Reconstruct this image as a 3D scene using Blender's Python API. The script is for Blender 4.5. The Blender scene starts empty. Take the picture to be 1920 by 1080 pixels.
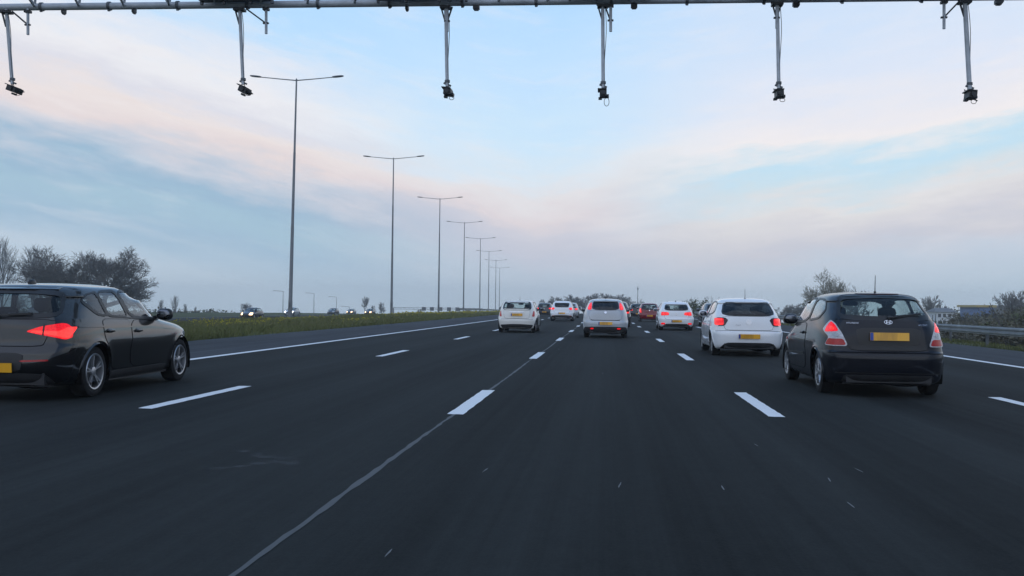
import bpy, bmesh, math, random
import numpy as np
from mathutils import Vector, Matrix
random.seed(7)
scene = bpy.context.scene
COL = scene.collection
PI = math.pi

# ------------------------------------------------------------------ camera
F, HC, ROLL = 1850.0, 1.22, 0.012          # focal length in 1920-wide pixels, eye height, roll
_cx, _cy = 178 * math.cos(ROLL) + 33 * math.sin(ROLL), 178 * math.sin(ROLL) - 33 * math.cos(ROLL)
TH = math.atan(-_cy / F)
PS = math.atan(_cx / F * math.cos(TH))
FW = np.array([-math.sin(PS) * math.cos(TH), math.cos(PS) * math.cos(TH), math.sin(TH)])
_r = np.array([math.cos(PS), math.sin(PS), 0])
_u = np.cross(_r, FW)
RT = _r * math.cos(ROLL) + _u * math.sin(ROLL)
UP = -_r * math.sin(ROLL) + _u * math.cos(ROLL)
cd = bpy.data.cameras.new('camera')
cam = bpy.data.objects.new('camera', cd)
COL.objects.link(cam)
_m = Matrix((RT, UP, -FW)).transposed().to_4x4()
_m.translation = (0, 0, HC)
cam.matrix_world = _m
cd.sensor_width = 36
cd.lens = 36 * F / 1920
cd.clip_start = 0.1
cd.clip_end = 8000
scene.camera = cam


def at(px, py, Y):
    d = FW + RT * (px - 960) / F + UP * (540 - py) / F
    return np.array([0, 0, HC]) + d * (Y / d[1])


# ------------------------------------------------------------------ view
scene.view_settings.view_transform = 'Standard'
scene.view_settings.look = 'None'
scene.view_settings.exposure = 0
scene.view_settings.gamma = 1
scene.view_settings.use_curve_mapping = False
scene.render.engine = 'CYCLES'
scene.cycles.max_bounces = 8
scene.cycles.transparent_max_bounces = 16
scene.cycles.volume_bounces = 1
scene.cycles.sample_clamp_indirect = 4


def lin(c):
    out = []
    for v in c[:3]:
        v = v / 255.0
        out.append(v / 12.92 if v <= 0.04045 else ((v + 0.055) / 1.055) ** 2.4)
    return tuple(out) + (1.0,)


# ------------------------------------------------------------------ sky
SUN_EL, SUN_AZ = 32.0, 195.0      # degrees; azimuth clockwise from +Y (behind the camera)


class NT:
    def __init__(s, nt):
        s.nt = nt

    def n(s, typ, **kw):
        nd = s.nt.nodes.new(typ)
        for k, v in kw.items():
            setattr(nd, k, v)
        return nd

    def lk(s, a, b):
        s.nt.links.new(a, b)

    def put(s, sock, v):
        if isinstance(v, (int, float, tuple, list)):
            sock.default_value = v
        else:
            s.lk(v, sock)

    def m(s, op, a, b=None, c=None, clamp=False):
        nd = s.n('ShaderNodeMath', operation=op, use_clamp=clamp)
        s.put(nd.inputs[0], a)
        if b is not None:
            s.put(nd.inputs[1], b)
        if c is not None:
            s.put(nd.inputs[2], c)
        return nd.outputs[0]

    def ramp(s, fac, stops, interp='LINEAR'):
        nd = s.n('ShaderNodeValToRGB')
        cr = nd.color_ramp
        cr.interpolation = interp
        while len(cr.elements) < len(stops):
            cr.elements.new(0.5)
        for e, (p, c) in zip(cr.elements, stops):
            e.position = p
            e.color = c
        s.put(nd.inputs[0], fac)
        return nd.outputs[0]

    def mix(s, fac, a, b, mode='MIX'):
        nd = s.n('ShaderNodeMix', data_type='RGBA', blend_type=mode)
        s.put(nd.inputs[0], fac)
        s.put(nd.inputs[6], a)
        s.put(nd.inputs[7], b)
        return nd.outputs[2]

    def noise(s, vec, scale, detail=4, rough=0.55, dist=0.0):
        nd = s.n('ShaderNodeTexNoise')
        if vec is not None:
            s.lk(vec, nd.inputs['Vector'])
        nd.inputs['Scale'].default_value = scale
        nd.inputs['Detail'].default_value = detail
        nd.inputs['Roughness'].default_value = rough
        nd.inputs['Distortion'].default_value = dist
        return nd.outputs['Fac']

    def comb(s, x, y, z=0.0):
        nd = s.n('ShaderNodeCombineXYZ')
        s.put(nd.inputs[0], x)
        s.put(nd.inputs[1], y)
        s.put(nd.inputs[2], z)
        return nd.outputs[0]


world = bpy.data.worlds.new('World')
scene.world = world
world.use_nodes = True
world.node_tree.nodes.clear()
W = NT(world.node_tree)
tc = W.n('ShaderNodeTexCoord')
sep = W.n('ShaderNodeSeparateXYZ')
W.lk(tc.outputs['Generated'], sep.inputs[0])
DX, DY, DZ = sep.outputs
az = W.m('MULTIPLY', W.m('ARCTAN2', DX, DY), 1850)        # angular units: 1/1850 rad
el = W.m('MULTIPLY', W.m('ARCSINE', DZ), 1850)
azc = W.m('MAXIMUM', W.m('MINIMUM', az, 1300), -1500)
q = W.m('ADD', azc, 138.0)                                 # zero where the cloud bands meet
left = W.m('MINIMUM', q, 0.0)
right = W.m('MAXIMUM', q, 0.0)
slope = W.m('ADD', W.m('MULTIPLY', left, 0.19), W.m('MULTIPLY', right, -0.13))
warp1 = W.noise(W.comb(W.m('MULTIPLY', az, 0.0016), W.m('MULTIPLY', W.m('ADD', el, slope), 0.0055), 3.7), 1.0, 5, 0.55, 0.6)
warp2 = W.noise(W.comb(W.m('MULTIPLY', az, 0.0045), W.m('MULTIPLY', W.m('ADD', el, slope), 0.018), 9.1), 1.0, 6, 0.6, 0.3)
warp3 = W.noise(W.comb(W.m('MULTIPLY', az, 0.010), W.m('MULTIPLY', W.m('ADD', el, slope), 0.05), 5.4), 1.0, 6, 0.65, 0.3)
wsum = W.m('ADD', W.m('ADD', W.m('MULTIPLY', W.m('SUBTRACT', warp3, 0.5), 60), 0.0), W.m('ADD', W.m('MULTIPLY', W.m('SUBTRACT', warp1, 0.5), 150), W.m('MULTIPLY', W.m('SUBTRACT', warp2, 0.5), 105)))
lowfade = W.m('MULTIPLY', el, 1 / 160.0, clamp=True)
elw = W.m('ADD', W.m('ADD', el, slope), W.m('MULTIPLY', wsum, lowfade))
yy = W.m('SUBTRACT', 573.0, elw)                           # picture-like height, 0 high .. 760 low
tpos = W.m('DIVIDE', W.m('ADD', yy, 200), 1000.0, clamp=True)


def stops(lst):
    return [((y + 200) / 1000.0, lin(c)) for y, c in lst]


cl = W.ramp(tpos, stops([(-150, (120, 165, 220)), (60, (172, 215, 255)), (190, (188, 224, 255)), (250, (222, 232, 246)), (290, (238, 238, 242)),
                         (335, (224, 224, 233)), (375, (237, 227, 225)), (412, (231, 219, 219)), (450, (203, 208, 220)), (495, (157, 187, 211)),
                         (530, (166, 196, 215)), (575, (163, 191, 214)), (640, (192, 209, 225)), (760, (190, 208, 225))]))
cr = W.ramp(tpos, stops([(-150, (135, 175, 222)), (40, (200, 224, 252)), (150, (212, 228, 249)), (230, (222, 231, 247)), (295, (236, 235, 241)),
                         (340, (243, 238, 239)), (372, (214, 230, 240)), (392, (196, 226, 243)), (425, (208, 226, 236)), (460, (227, 225, 226)),
                         (500, (216, 214, 220)), (530, (205, 206, 217)), (570, (198, 209, 224)), (640, (190, 207, 223))]))
cc = W.ramp(tpos, stops([(-150, (125, 168, 220)), (50, (184, 221, 255)), (180, (196, 227, 255)), (280, (206, 232, 252)), (335, (220, 233, 244)),
                         (370, (230, 227, 230)), (412, (226, 217, 221)), (445, (207, 207, 219)), (490, (199, 203, 218)), (530, (192, 205, 221)), (640, (189, 206, 222))]))
wl = W.n('ShaderNodeMapRange', interpolation_type='SMOOTHSTEP')
W.lk(q, wl.inputs[0])
wl.inputs[1].default_value = -520
wl.inputs[2].default_value = -60
wr = W.n('ShaderNodeMapRange', interpolation_type='SMOOTHSTEP')
W.lk(q, wr.inputs[0])
wr.inputs[1].default_value = 40
wr.inputs[2].default_value = 430
paint_sky = W.mix(wr.outputs[0], W.mix(wl.outputs[0], cl, cc), cr)
# fine wisps
wis = W.noise(W.comb(W.m('MULTIPLY', az, 0.006), W.m('MULTIPLY', W.m('ADD', el, slope), 0.03), 1.3), 1.0, 7, 0.62, 0.3)
wfac = W.m('MULTIPLY', W.m('MULTIPLY', W.m('SUBTRACT', wis, 0.5, clamp=True), 1.1, clamp=True), lowfade)
paint_sky = W.mix(wfac, paint_sky, lin((244, 240, 243)))
# twilight sky behind, out of view, dimmed and blued to darken car-rear reflections
back = W.n('ShaderNodeMapRange', interpolation_type='SMOOTHSTEP')
W.lk(DY, back.inputs[0])
back.inputs[1].default_value = -.6
back.inputs[2].default_value = .35
back.inputs[3].default_value = 0.0
back.inputs[4].default_value = 1.0
bk = back.outputs[0]
paint_sky = W.mix(1.0, paint_sky, W.mix(bk, (.42, .51, .66, 1), (1.04, 1.04, 1.04, 1)), 'MULTIPLY')
skt = W.n('ShaderNodeTexSky', sky_type='NISHITA')
skt.sun_disc = False
skt.sun_elevation = math.radians(SUN_EL)
skt.sun_rotation = math.radians(SUN_AZ)
sk = W.n('ShaderNodeVectorMath', operation='SCALE')
W.lk(paint_sky, sk.inputs[0])
sk.inputs[3].default_value = 10.0
tot = W.mix(0.03, sk.outputs[0], skt.outputs[0])
bg = W.n('ShaderNodeBackground')
W.lk(tot, bg.inputs[0])
bg.inputs[1].default_value = 0.1
wo = W.n('ShaderNodeOutputWorld')
W.lk(bg.outputs[0], wo.inputs[0])

# ------------------------------------------------------------------ sun
sd = bpy.data.lights.new('sun', 'SUN')
sun = bpy.data.objects.new('sun', sd)
COL.objects.link(sun)
sd.energy = 1.3
sd.angle = math.radians(120)
sd.color = (0.95, 0.98, 1.0)
a_, e_ = math.radians(SUN_AZ), math.radians(SUN_EL)
sdir = Vector((math.sin(a_) * math.cos(e_), math.cos(a_) * math.cos(e_), math.sin(e_)))
sun.rotation_euler = sdir.to_track_quat('Z', 'Y').to_euler()


# ------------------------------------------------------------------ helpers
class MB:
    """collects faces; build() links them as one mesh object"""

    def __init__(s):
        s.v, s.f, s.m, s.uv = [], [], [], None

    def add(s, vs, fs, mi=0):
        o = len(s.v)
        s.v.extend([tuple(map(float, p)) for p in vs])
        s.f.extend([tuple(i + o for i in f) for f in fs])
        s.m.extend([mi] * len(fs))

    def box(s, c, d, mi=0, rot=None):
        vs = []
        for dz in (-.5, .5):
            for dx, dy in ((-.5, -.5), (.5, -.5), (.5, .5), (-.5, .5)):
                p = Vector((dx * d[0], dy * d[1], dz * d[2]))
                if rot is not None:
                    p = rot @ p
                vs.append(p + Vector(c))
        s.add(vs, [(3, 2, 1, 0), (4, 5, 6, 7), (0, 1, 5, 4), (1, 2, 6, 5), (2, 3, 7, 6), (3, 0, 4, 7)], mi)

    def bar(s, p, q, w, h=None, mi=0):
        """a square bar from p to q"""
        p, q = Vector(p), Vector(q)
        d = q - p
        s.box((p + q) / 2, (w, h or w, d.length), mi, d.to_track_quat('Z', 'Y').to_matrix())

    def tube(s, pts, rads, n=6, mi=0, cap=True):
        pts = [Vector(p) for p in pts]
        if not hasattr(rads, '__len__'):
            rads = [rads] * len(pts)
        vs, fs = [], []
        ref = None
        for i, p in enumerate(pts):
            d = (pts[min(i + 1, len(pts) - 1)] - pts[max(i - 1, 0)])
            if d.length < 1e-9:
                d = Vector((0, 0, 1))
            d.normalize()
            if ref is None:
                ref = Vector((1, 0, 0)) if abs(d.x) < .8 else Vector((0, 1, 0))
            a = (ref - d * ref.dot(d)).normalized()
            ref = a
            b = d.cross(a)
            for k in range(n):
                t = 2 * PI * k / n
                vs.append(p + (a * math.cos(t) + b * math.sin(t)) * rads[i])
        for i in range(len(pts) - 1):
            for k in range(n):
                k2 = (k + 1) % n
                fs.append((i * n + k, i * n + k2, (i + 1) * n + k2, (i + 1) * n + k))
        if cap:
            fs.append(tuple(range(n))[::-1])
            fs.append(tuple(range((len(pts) - 1) * n, len(pts) * n)))
        s.add(vs, fs, mi)

    def lathe(s, prof, n=32, axis='X', c=(0, 0, 0), mi=0, close=False):
        """prof: (along axis, radius)"""
        vs, fs = [], []
        for (h, r) in prof:
            for k in range(n):
                t = 2 * PI * k / n
                u, w = r * math.cos(t), r * math.sin(t)
                p = {'X': (h, u, w), 'Y': (w, h, u), 'Z': (u, w, h)}[axis]
                vs.append((p[0] + c[0], p[1] + c[1], p[2] + c[2]))
        L = len(prof)
        for i in range(L if close else L - 1):
            i2 = (i + 1) % L
            for k in range(n):
                k2 = (k + 1) % n
                fs.append((i * n + k, i2 * n + k, i2 * n + k2, i * n + k2))
        s.add(vs, fs, mi)

    def sq(s, c, r, e=0.6, nu=14, nv=9, mi=0, rot=None):
        """rounded block (superellipsoid)"""
        def sp(v, k):
            return math.copysign(abs(v) ** k, v)
        vs, fs = [], []
        for j in range(nv + 1):
            ph = -PI / 2 + PI * j / nv
            for i in range(nu):
                t = 2 * PI * i / nu
                p = Vector((r[0] * sp(math.cos(ph), e) * sp(math.cos(t), e), r[1] * sp(math.cos(ph), e) * sp(math.sin(t), e), r[2] * sp(math.sin(ph), e)))
                if rot is not None:
                    p = rot @ p
                vs.append(p + Vector(c))
        for j in range(nv):
            for i in range(nu):
                i2 = (i + 1) % nu
                fs.append((j * nu + i, j * nu + i2, (j + 1) * nu + i2, (j + 1) * nu + i))
        s.add(vs, fs, mi)

    def build(s, name, mats, parent=None, smooth=False, flat_angle=None):
        me = bpy.data.meshes.new(name)
        me.from_pydata(s.v, [], s.f)
        if not isinstance(mats, (list, tuple)):
            mats = [mats]
        for m in mats:
            me.materials.append(m)
        if len(mats) > 1:
            me.polygons.foreach_set('material_index', s.m)
        if smooth:
            me.polygons.foreach_set('use_smooth', [True] * len(me.polygons))
            if flat_angle:
                me.set_sharp_from_angle(angle=math.radians(flat_angle))
        me.update()
        o = bpy.data.objects.new(name, me)
        COL.objects.link(o)
        if parent:
            o.parent = parent
        return o


def tag(o, label=None, cat=None, group=None, kind=None):
    if label:
        o['label'] = label
    if cat:
        o['category'] = cat
    if group:
        o['group'] = group
    if kind:
        o['kind'] = kind
    return o


def empty(name, loc=(0, 0, 0), rz=0):
    o = bpy.data.objects.new(name, None)
    o.empty_display_size = .2
    COL.objects.link(o)
    o.location = [float(v) for v in loc]
    o.rotation_euler = (0, 0, rz)
    return o


def copy_tree(o, parent=None):
    c = o.copy()
    COL.objects.link(c)
    c.parent = parent
    for ch in list(o.children):
        copy_tree(ch, c)
    return c


# ------------------------------------------------------------------ materials
def base_mat(name):
    m = bpy.data.materials.new(name)
    m.use_nodes = True
    m.node_tree.nodes.clear()
    t = NT(m.node_tree)
    out = t.n('ShaderNodeOutputMaterial')
    return m, t, out


def pbr(t, col, rough=.5, metal=0.0, coat=0.0, spec=.5, coat_rough=.04):
    b = t.n('ShaderNodeBsdfPrincipled')
    t.put(b.inputs['Base Color'], col)
    t.put(b.inputs['Roughness'], rough)
    b.inputs['Metallic'].default_value = metal
    b.inputs['Coat Weight'].default_value = coat
    b.inputs['Coat Roughness'].default_value = coat_rough
    b.inputs['Specular IOR Level'].default_value = spec
    return b


def simple(name, col, rough=.5, metal=0.0, coat=0.0, spec=.5, var=.12, scale=6.0, bump=0.0):
    """a material with slight noise variation in colour and roughness"""
    m, t, out = base_mat(name)
    tcn = t.n('ShaderNodeTexCoord')
    nz = t.noise(tcn.outputs['Object'], scale, 5, .6)
    c = (col[0], col[1], col[2], 1)
    lo = tuple(max(0, v * (1 - var)) for v in c[:3]) + (1,)
    hi = tuple(min(1, v * (1 + var)) for v in c[:3]) + (1,)
    cn = t.ramp(nz, [(.3, lo), (.7, hi)])
    rn = t.m('ADD', t.m('MULTIPLY', t.m('SUBTRACT', nz, .5), .2), rough, clamp=True)
    b = pbr(t, cn, rn, metal, coat, spec)
    if bump:
        bp = t.n('ShaderNodeBump')
        bp.inputs['Strength'].default_value = bump
        bp.inputs['Distance'].default_value = .02
        t.lk(nz, bp.inputs['Height'])
        t.lk(bp.outputs[0], b.inputs['Normal'])
    t.lk(b.outputs[0], out.inputs[0])
    return m


def paint(name, col, metal=0.0, rough=.35, coat=1.0, dirt=.25, spec=.3, dust=(.05, .048, .045), cior=1.5):
    """car paint: clear coat, blotchy road dust; dark trim on the inside faces"""
    m, t, out = base_mat(name)
    tcn = t.n('ShaderNodeTexCoord')
    nz = t.noise(tcn.outputs['Object'], 3.5, 6, .65)
    df = t.m('MULTIPLY', t.m('SUBTRACT', nz, .4, clamp=True), dirt * 1.6, clamp=True)
    c = t.mix(df, (col[0], col[1], col[2], 1), (dust[0], dust[1], dust[2], 1))
    rn = t.m('ADD', rough, t.m('MULTIPLY', df, .5), clamp=True)
    b = pbr(t, c, rn, metal, coat, spec)
    b.inputs['Coat IOR'].default_value = cior
    t.put(b.inputs['Coat Roughness'], t.m('ADD', .03, t.m('MULTIPLY', df, .5)))
    inner = pbr(t, (.012, .012, .013, 1), .8, 0, 0, .2)
    g = t.n('ShaderNodeNewGeometry')
    mx = t.n('ShaderNodeMixShader')
    t.lk(g.outputs['Backfacing'], mx.inputs[0])
    t.lk(b.outputs[0], mx.inputs[1])
    t.lk(inner.outputs[0], mx.inputs[2])
    t.lk(mx.outputs[0], out.inputs[0])
    return m


def glass(name, tint=(.32, .38, .38), gloss=1.0):
    m, t, out = base_mat(name)
    tr = t.n('ShaderNodeBsdfTransparent')
    tr.inputs[0].default_value = (tint[0], tint[1], tint[2], 1)
    gl = t.n('ShaderNodeBsdfGlossy')
    gl.inputs['Color'].default_value = (.95, .97, 1, 1)
    gl.inputs['Roughness'].default_value = .02
    ge = t.n('ShaderNodeNewGeometry')
    dp = t.n('ShaderNodeVectorMath', operation='DOT_PRODUCT')
    t.lk(ge.outputs['Normal'], dp.inputs[0])
    t.lk(ge.outputs['Incoming'], dp.inputs[1])
    k1 = t.m('SUBTRACT', 1.0, t.m('ABSOLUTE', dp.outputs['Value']), clamp=True)
    fres = t.m('ADD', .045, t.m('MULTIPLY', t.m('POWER', k1, 5.0), .955))     # same from both sides of the pane
    tcn = t.n('ShaderNodeTexCoord')
    nz = t.noise(tcn.outputs['Object'], 2.5, 4, .6)
    f2 = t.m('MULTIPLY', fres, t.m('ADD', .8 * gloss, t.m('MULTIPLY', nz, .4)), clamp=True)
    mx = t.n('ShaderNodeMixShader')
    t.lk(f2, mx.inputs[0])
    t.lk(tr.outputs[0], mx.inputs[1])
    t.lk(gl.outputs[0], mx.inputs[2])
    t.lk(mx.outputs[0], out.inputs[0])
    return m


def lens(name, col, emit=None, strength=0.0, rough=.12):
    m, t, out = base_mat(name)
    tcn = t.n('ShaderNodeTexCoord')
    v = t.n('ShaderNodeTexVoronoi')
    v.inputs['Scale'].default_value = 38
    t.lk(tcn.outputs['Object'], v.inputs['Vector'])
    k = t.m('ADD', .75, t.m('MULTIPLY', v.outputs['Distance'], .5))
    c = t.mix(1.0, (col[0], col[1], col[2], 1), t.comb(k, k, k), 'MULTIPLY')
    b = pbr(t, c, rough, 0, .45, .3)
    if emit:
        b.inputs['Emission Color'].default_value = (emit[0], emit[1], emit[2], 1)
        t.lk(t.m('MULTIPLY', k, strength), b.inputs['Emission Strength'])
    t.lk(b.outputs[0], out.inputs[0])
    return m


M = {}
M['plastic'] = simple('black_plastic', (.018, .018, .02), .55, var=.2)
M['trim'] = simple('dark_trim', (.01, .01, .011), .4)
M['seam'] = simple('seam_shadow_gap', (.006, .006, .007), .9, spec=.1)
M['rubber'] = simple('tyre_rubber', (.016, .016, .017), .85, spec=.25, var=.25, scale=14)
M['alloy'] = simple('alloy_rim', (.42, .43, .45), .32, metal=.75, var=.12)
M['alloy_dark'] = simple('dirty_hub', (.25, .26, .27), .5, metal=.4, var=.2)
M['well'] = simple('wheel_well', (.006, .006, .006), .95, spec=.1)
M['inside'] = simple('cabin_trim', (.012, .012, .014), .8, spec=.2)
M['seat'] = simple('seat_cloth', (.02, .021, .024), .9, spec=.15, var=.25, scale=30)
M['mirror'] = simple('mirror_glass', (.16, .17, .19), .08, metal=1.0)
M['chrome'] = simple('chrome', (.75, .76, .78), .12, metal=1.0)
M['silver_letter'] = simple('silver_letters', (.6, .61, .63), .25, metal=.8)
M['glass_side'] = glass('side_glass', (.86, .9, .89), 1.5)
M['glass_rear'] = glass('rear_glass', (.7, .8, .78), .8)
M['glass_tint'] = glass('tinted_glass', (.3, .36, .37), .8)
M['glass_dark'] = glass('privacy_glass', (.05, .055, .06))
M['lens_red'] = lens('red_lens', (.26, .003, .006), (1, .01, .02), .05)
M['lens_dim'] = lens('red_lens_faint', (.28, .014, .02), (1, .03, .03), .08)
M['lens_lit'] = lens('red_lens_lit', (.2, .003, .004), (1, .006, .012), .8)
M['lens_hot'] = lens('brake_bulb', (.35, .006, .006), (1, .028, .022), 2.0)
M['lens_clear'] = lens('clear_lens', (.5, .5, .52))
M['lens_smoke'] = lens('smoked_lens', (.05, .012, .014))
M['head_lit'] = lens('headlamp_lit', (.8, .8, .8), (1, .60, .24), 4.0)
M['head_white'] = lens('headlamp_xenon', (.8, .8, .8), (.95, .97, 1), 5)
M['head_off'] = lens('headlamp_clear', (.4, .41, .43))
M['blue_band'] = simple('plate_blue_band', (.02, .06, .32), .4)
M['galv'] = simple('galvanised_steel', (.42, .45, .48), .5, metal=.15, var=.2, scale=3)
M['galv_dark'] = simple('weathered_steel', (.1, .11, .12), .55, metal=.4, var=.3, scale=5)
M['box_dark'] = simple('dark_equipment', (.014, .015, .017), .5)


def plate_mat():
    m, t, out = base_mat('yellow_plate')
    tcn = t.n('ShaderNodeTexCoord')
    mp = t.n('ShaderNodeMapping')
    mp.inputs['Scale'].default_value = (7, 1, 30)
    t.lk(tcn.outputs['Object'], mp.inputs[0])
    nz = t.noise(mp.outputs[0], 1.0, 3, .5)
    c = t.ramp(nz, [(.42, (.58, .28, .014, 1)), (.56, (.85, .42, .02, 1))])
    b = pbr(t, c, .35, 0, .3)
    t.lk(b.outputs[0], out.inputs[0])
    return m


M['plate'] = plate_mat()
# ------------------------------------------------------------------ car builder
def pchip(x, y, xq):
    x, y = np.asarray(x, float), np.asarray(y, float)
    h = np.diff(x)
    d = np.diff(y) / h
    m = np.zeros_like(y)
    for i in range(1, len(x) - 1):
        if d[i - 1] * d[i] > 0:
            w1, w2 = 2 * h[i] + h[i - 1], h[i] + 2 * h[i - 1]
            m[i] = (w1 + w2) / (w1 / d[i - 1] + w2 / d[i])
    m[0], m[-1] = d[0], d[-1]
    k = np.clip(np.searchsorted(x, xq) - 1, 0, len(x) - 2)
    t = (xq - x[k]) / h[k]
    return ((2 * t**3 - 3 * t**2 + 1) * y[k] + (t**3 - 2 * t**2 + t) * h[k] * m[k] + (-2 * t**3 + 3 * t**2) * y[k + 1] + (t**3 - t**2) * h[k] * m[k + 1])


class Shell:
    """body surface: stacked plan outlines; a point is (a, z): arc length from the rear centre line (+ right, - left) and height"""

    def __init__(s, L, rows, wheels, R, nr=140):
        # row: z, rear inset, front inset, half width, nx rear, ny rear, nx front, ny front
        s.L, s.wheels, s.R = L, wheels, R
        rows = np.array(rows, float)
        k = np.arange(len(rows))
        v = np.linspace(0, len(rows) - 1, nr)
        p = np.stack([pchip(k, rows[:, j], v) for j in range(8)], 1)
        s.z = np.maximum.accumulate(p[:, 0] + np.arange(nr) * 1e-7)
        s.M = 260
        X, Y, P = np.zeros((nr, s.M)), np.zeros((nr, s.M)), np.zeros(nr)
        t = np.linspace(0, PI / 2, 320)
        for i in range(nr):
            z, ri, fi, w, nx, ny, mx, my = p[i]
            yr, yf = -L / 2 + ri, L / 2 - fi
            ym = min(0.0, (yr + yf) / 2 + .3) if yf < .3 else 0.0
            x1 = w * np.sin(t) ** (2 / nx)
            y1 = ym - (ym - yr) * np.cos(t) ** (2 / ny)
            x2 = w * np.cos(t) ** (2 / mx)
            y2 = ym + (yf - ym) * np.sin(t) ** (2 / my)
            x, y = np.concatenate([x1, x2[1:]]), np.concatenate([y1, y2[1:]])
            c = np.concatenate([[0], np.cumsum(np.hypot(np.diff(x), np.diff(y)))])
            P[i] = c[-1]
            sq_ = np.linspace(0, c[-1], s.M)
            X[i], Y[i] = np.interp(sq_, c, x), np.interp(sq_, c, y)
        s.X, s.Y, s.P = X, Y, P
        s.nr = nr

    def per(s, z):
        return np.interp(z, s.z, s.P)

    def row(s, z):
        r = float(np.interp(z, s.z, np.arange(s.nr)))
        i = min(int(r), s.nr - 2)
        f = r - i
        return s.X[i] * (1 - f) + s.X[i + 1] * f, s.Y[i] * (1 - f) + s.Y[i + 1] * f

    def ev(s, a, z):
        a, z = np.asarray(a, float), np.asarray(z, float)
        r = np.interp(z, s.z, np.arange(s.nr))
        i = np.clip(r.astype(int), 0, s.nr - 2)
        f = r - i
        u = np.clip(np.abs(a) / np.interp(z, s.z, s.P), 0, 1) * (s.M - 1)
        j = np.clip(u.astype(int), 0, s.M - 2)
        g = u - j

        def bl(A):
            return (A[i, j] * (1 - f) + A[i + 1, j] * f) * (1 - g) + (A[i, j + 1] * (1 - f) + A[i + 1, j + 1] * f) * g
        x, y = bl(s.X), bl(s.Y)
        x = s.flare(x, y, z)
        return np.stack([np.sign(a) * x + (a == 0) * 0, y, z], -1)

    def flare(s, x, y, z):
        for wy in s.wheels:
            d = np.hypot(y - wy, z - s.R)
            x = x + .016 * np.exp(-((d - s.R - .05) / .045) ** 2) * (x > .5)
        return x

    def nrm(s, a, z):
        e = .012
        da = s.ev(a + e, z) - s.ev(a - e, z)
        dz = s.ev(a, z + e) - s.ev(a, z - e)
        n = np.cross(da, dz)
        n /= np.linalg.norm(n, axis=-1, keepdims=True) + 1e-12
        return n

    # conversions to (a, z)
    def rear(s, x, z):
        X, Y = s.row(z)
        k = int(np.argmax(X > X.max() * .998))
        c = np.linspace(0, s.per(z), s.M)
        return math.copysign(float(np.interp(abs(x), X[:k + 1], c[:k + 1])), x)

    def side(s, y, z, sg):
        X, Y = s.row(z)
        c = np.linspace(0, s.per(z), s.M)
        return sg * float(np.interp(y, Y, c))

    def front(s, x, z):
        X, Y = s.row(z)
        k = s.M - 1 - int(np.argmax(X[::-1] > X.max() * .998))
        c = np.linspace(0, s.per(z), s.M)
        a = float(np.interp(abs(x), X[k:][::-1], c[k:][::-1]))
        return math.copysign(s.per(z) - a, x)          # offset from the front centre line

    def cv(s, pts, sg=1):
        out = []
        for p in pts:
            if len(p) == 2:
                out.append((s.rear(p[0] * sg, p[1]), p[1]))
            elif p[2] == 's':
                out.append((s.side(p[0], p[1], sg), p[1]))
            else:
                out.append((s.front(p[0] * sg, p[1]), p[1]))
        return out


def rounded(poly, it=2, r=.22):
    for _ in range(it):
        q = []
        for i in range(len(poly)):
            a, b = poly[i], poly[(i + 1) % len(poly)]
            q.append((a[0] + (b[0] - a[0]) * r, a[1] + (b[1] - a[1]) * r))
            q.append((a[0] + (b[0] - a[0]) * (1 - r), a[1] + (b[1] - a[1]) * (1 - r)))
        poly = q
    return poly


def ccw(poly):
    A = sum(poly[i][0] * poly[(i + 1) % len(poly)][1] - poly[(i + 1) % len(poly)][0] * poly[i][1] for i in range(len(poly)))
    return poly if A > 0 else poly[::-1]


def dense(poly, st, closed=True):
    out = []
    n = len(poly)
    for i in range(n if closed else n - 1):
        a, b = poly[i], poly[(i + 1) % n]
        k = max(1, int(math.ceil(math.hypot(b[0] - a[0], b[1] - a[1]) / st)))
        out += [(a[0] + (b[0] - a[0]) * t / k, a[1] + (b[1] - a[1]) * t / k) for t in range(k)]
    if not closed:
        out.append(poly[-1])
    return out


def clip_cell(poly, x0, x1, y0, y1):
    for ax, lim, sg in ((0, x0, 1), (0, x1, -1), (1, y0, 1), (1, y1, -1)):
        if not poly:
            return poly
        out = []
        for i in range(len(poly)):
            a, b = poly[i - 1], poly[i]
            da, db = (a[ax] - lim) * sg, (b[ax] - lim) * sg
            if (da < 0) != (db < 0):
                t = da / (da - db)
                out.append((a[0] + (b[0] - a[0]) * t, a[1] + (b[1] - a[1]) * t))
            if db >= 0:
                out.append(b)
        poly = out
    return poly


def inside(pts, poly):
    """even-odd test, vectorised"""
    x, y = pts[:, 0], pts[:, 1]
    r = np.zeros(len(pts), bool)
    n = len(poly)
    for i in range(n):
        x1, y1 = poly[i - 1]
        x2, y2 = poly[i]
        if y1 == y2:
            continue
        c = ((y1 > y) != (y2 > y)) & (x < (x2 - x1) * (y - y1) / (y2 - y1) + x1)
        r ^= c
    return r


def surf(sh, pts, off, front=False):
    a = np.array([p[0] for p in pts])
    z = np.array([p[1] for p in pts])
    if front:
        sg = np.where(a < 0, -1.0, 1.0)
        P = sh.per(z)
        A = sg * np.minimum(P - np.abs(a), P - 1e-4)
        co = sh.ev(A, z)
        n = sh.nrm(sg * np.minimum(np.abs(A), P - .03), z)
    else:
        A = a + (np.abs(a) < 1e-6) * 1e-6
        co, n = sh.ev(A, z), sh.nrm(np.where(np.abs(A) < .02, np.sign(A) * .02, A), z)
        if True:
            c = np.abs(A) < .02
            n[c, 0] = 0
    flip = (n * (co - np.array([0, 0, .7]))).sum(-1) < 0
    n[flip] *= -1
    return co + n * (off if np.ndim(off) == 0 else np.asarray(off)[:, None])


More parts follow.
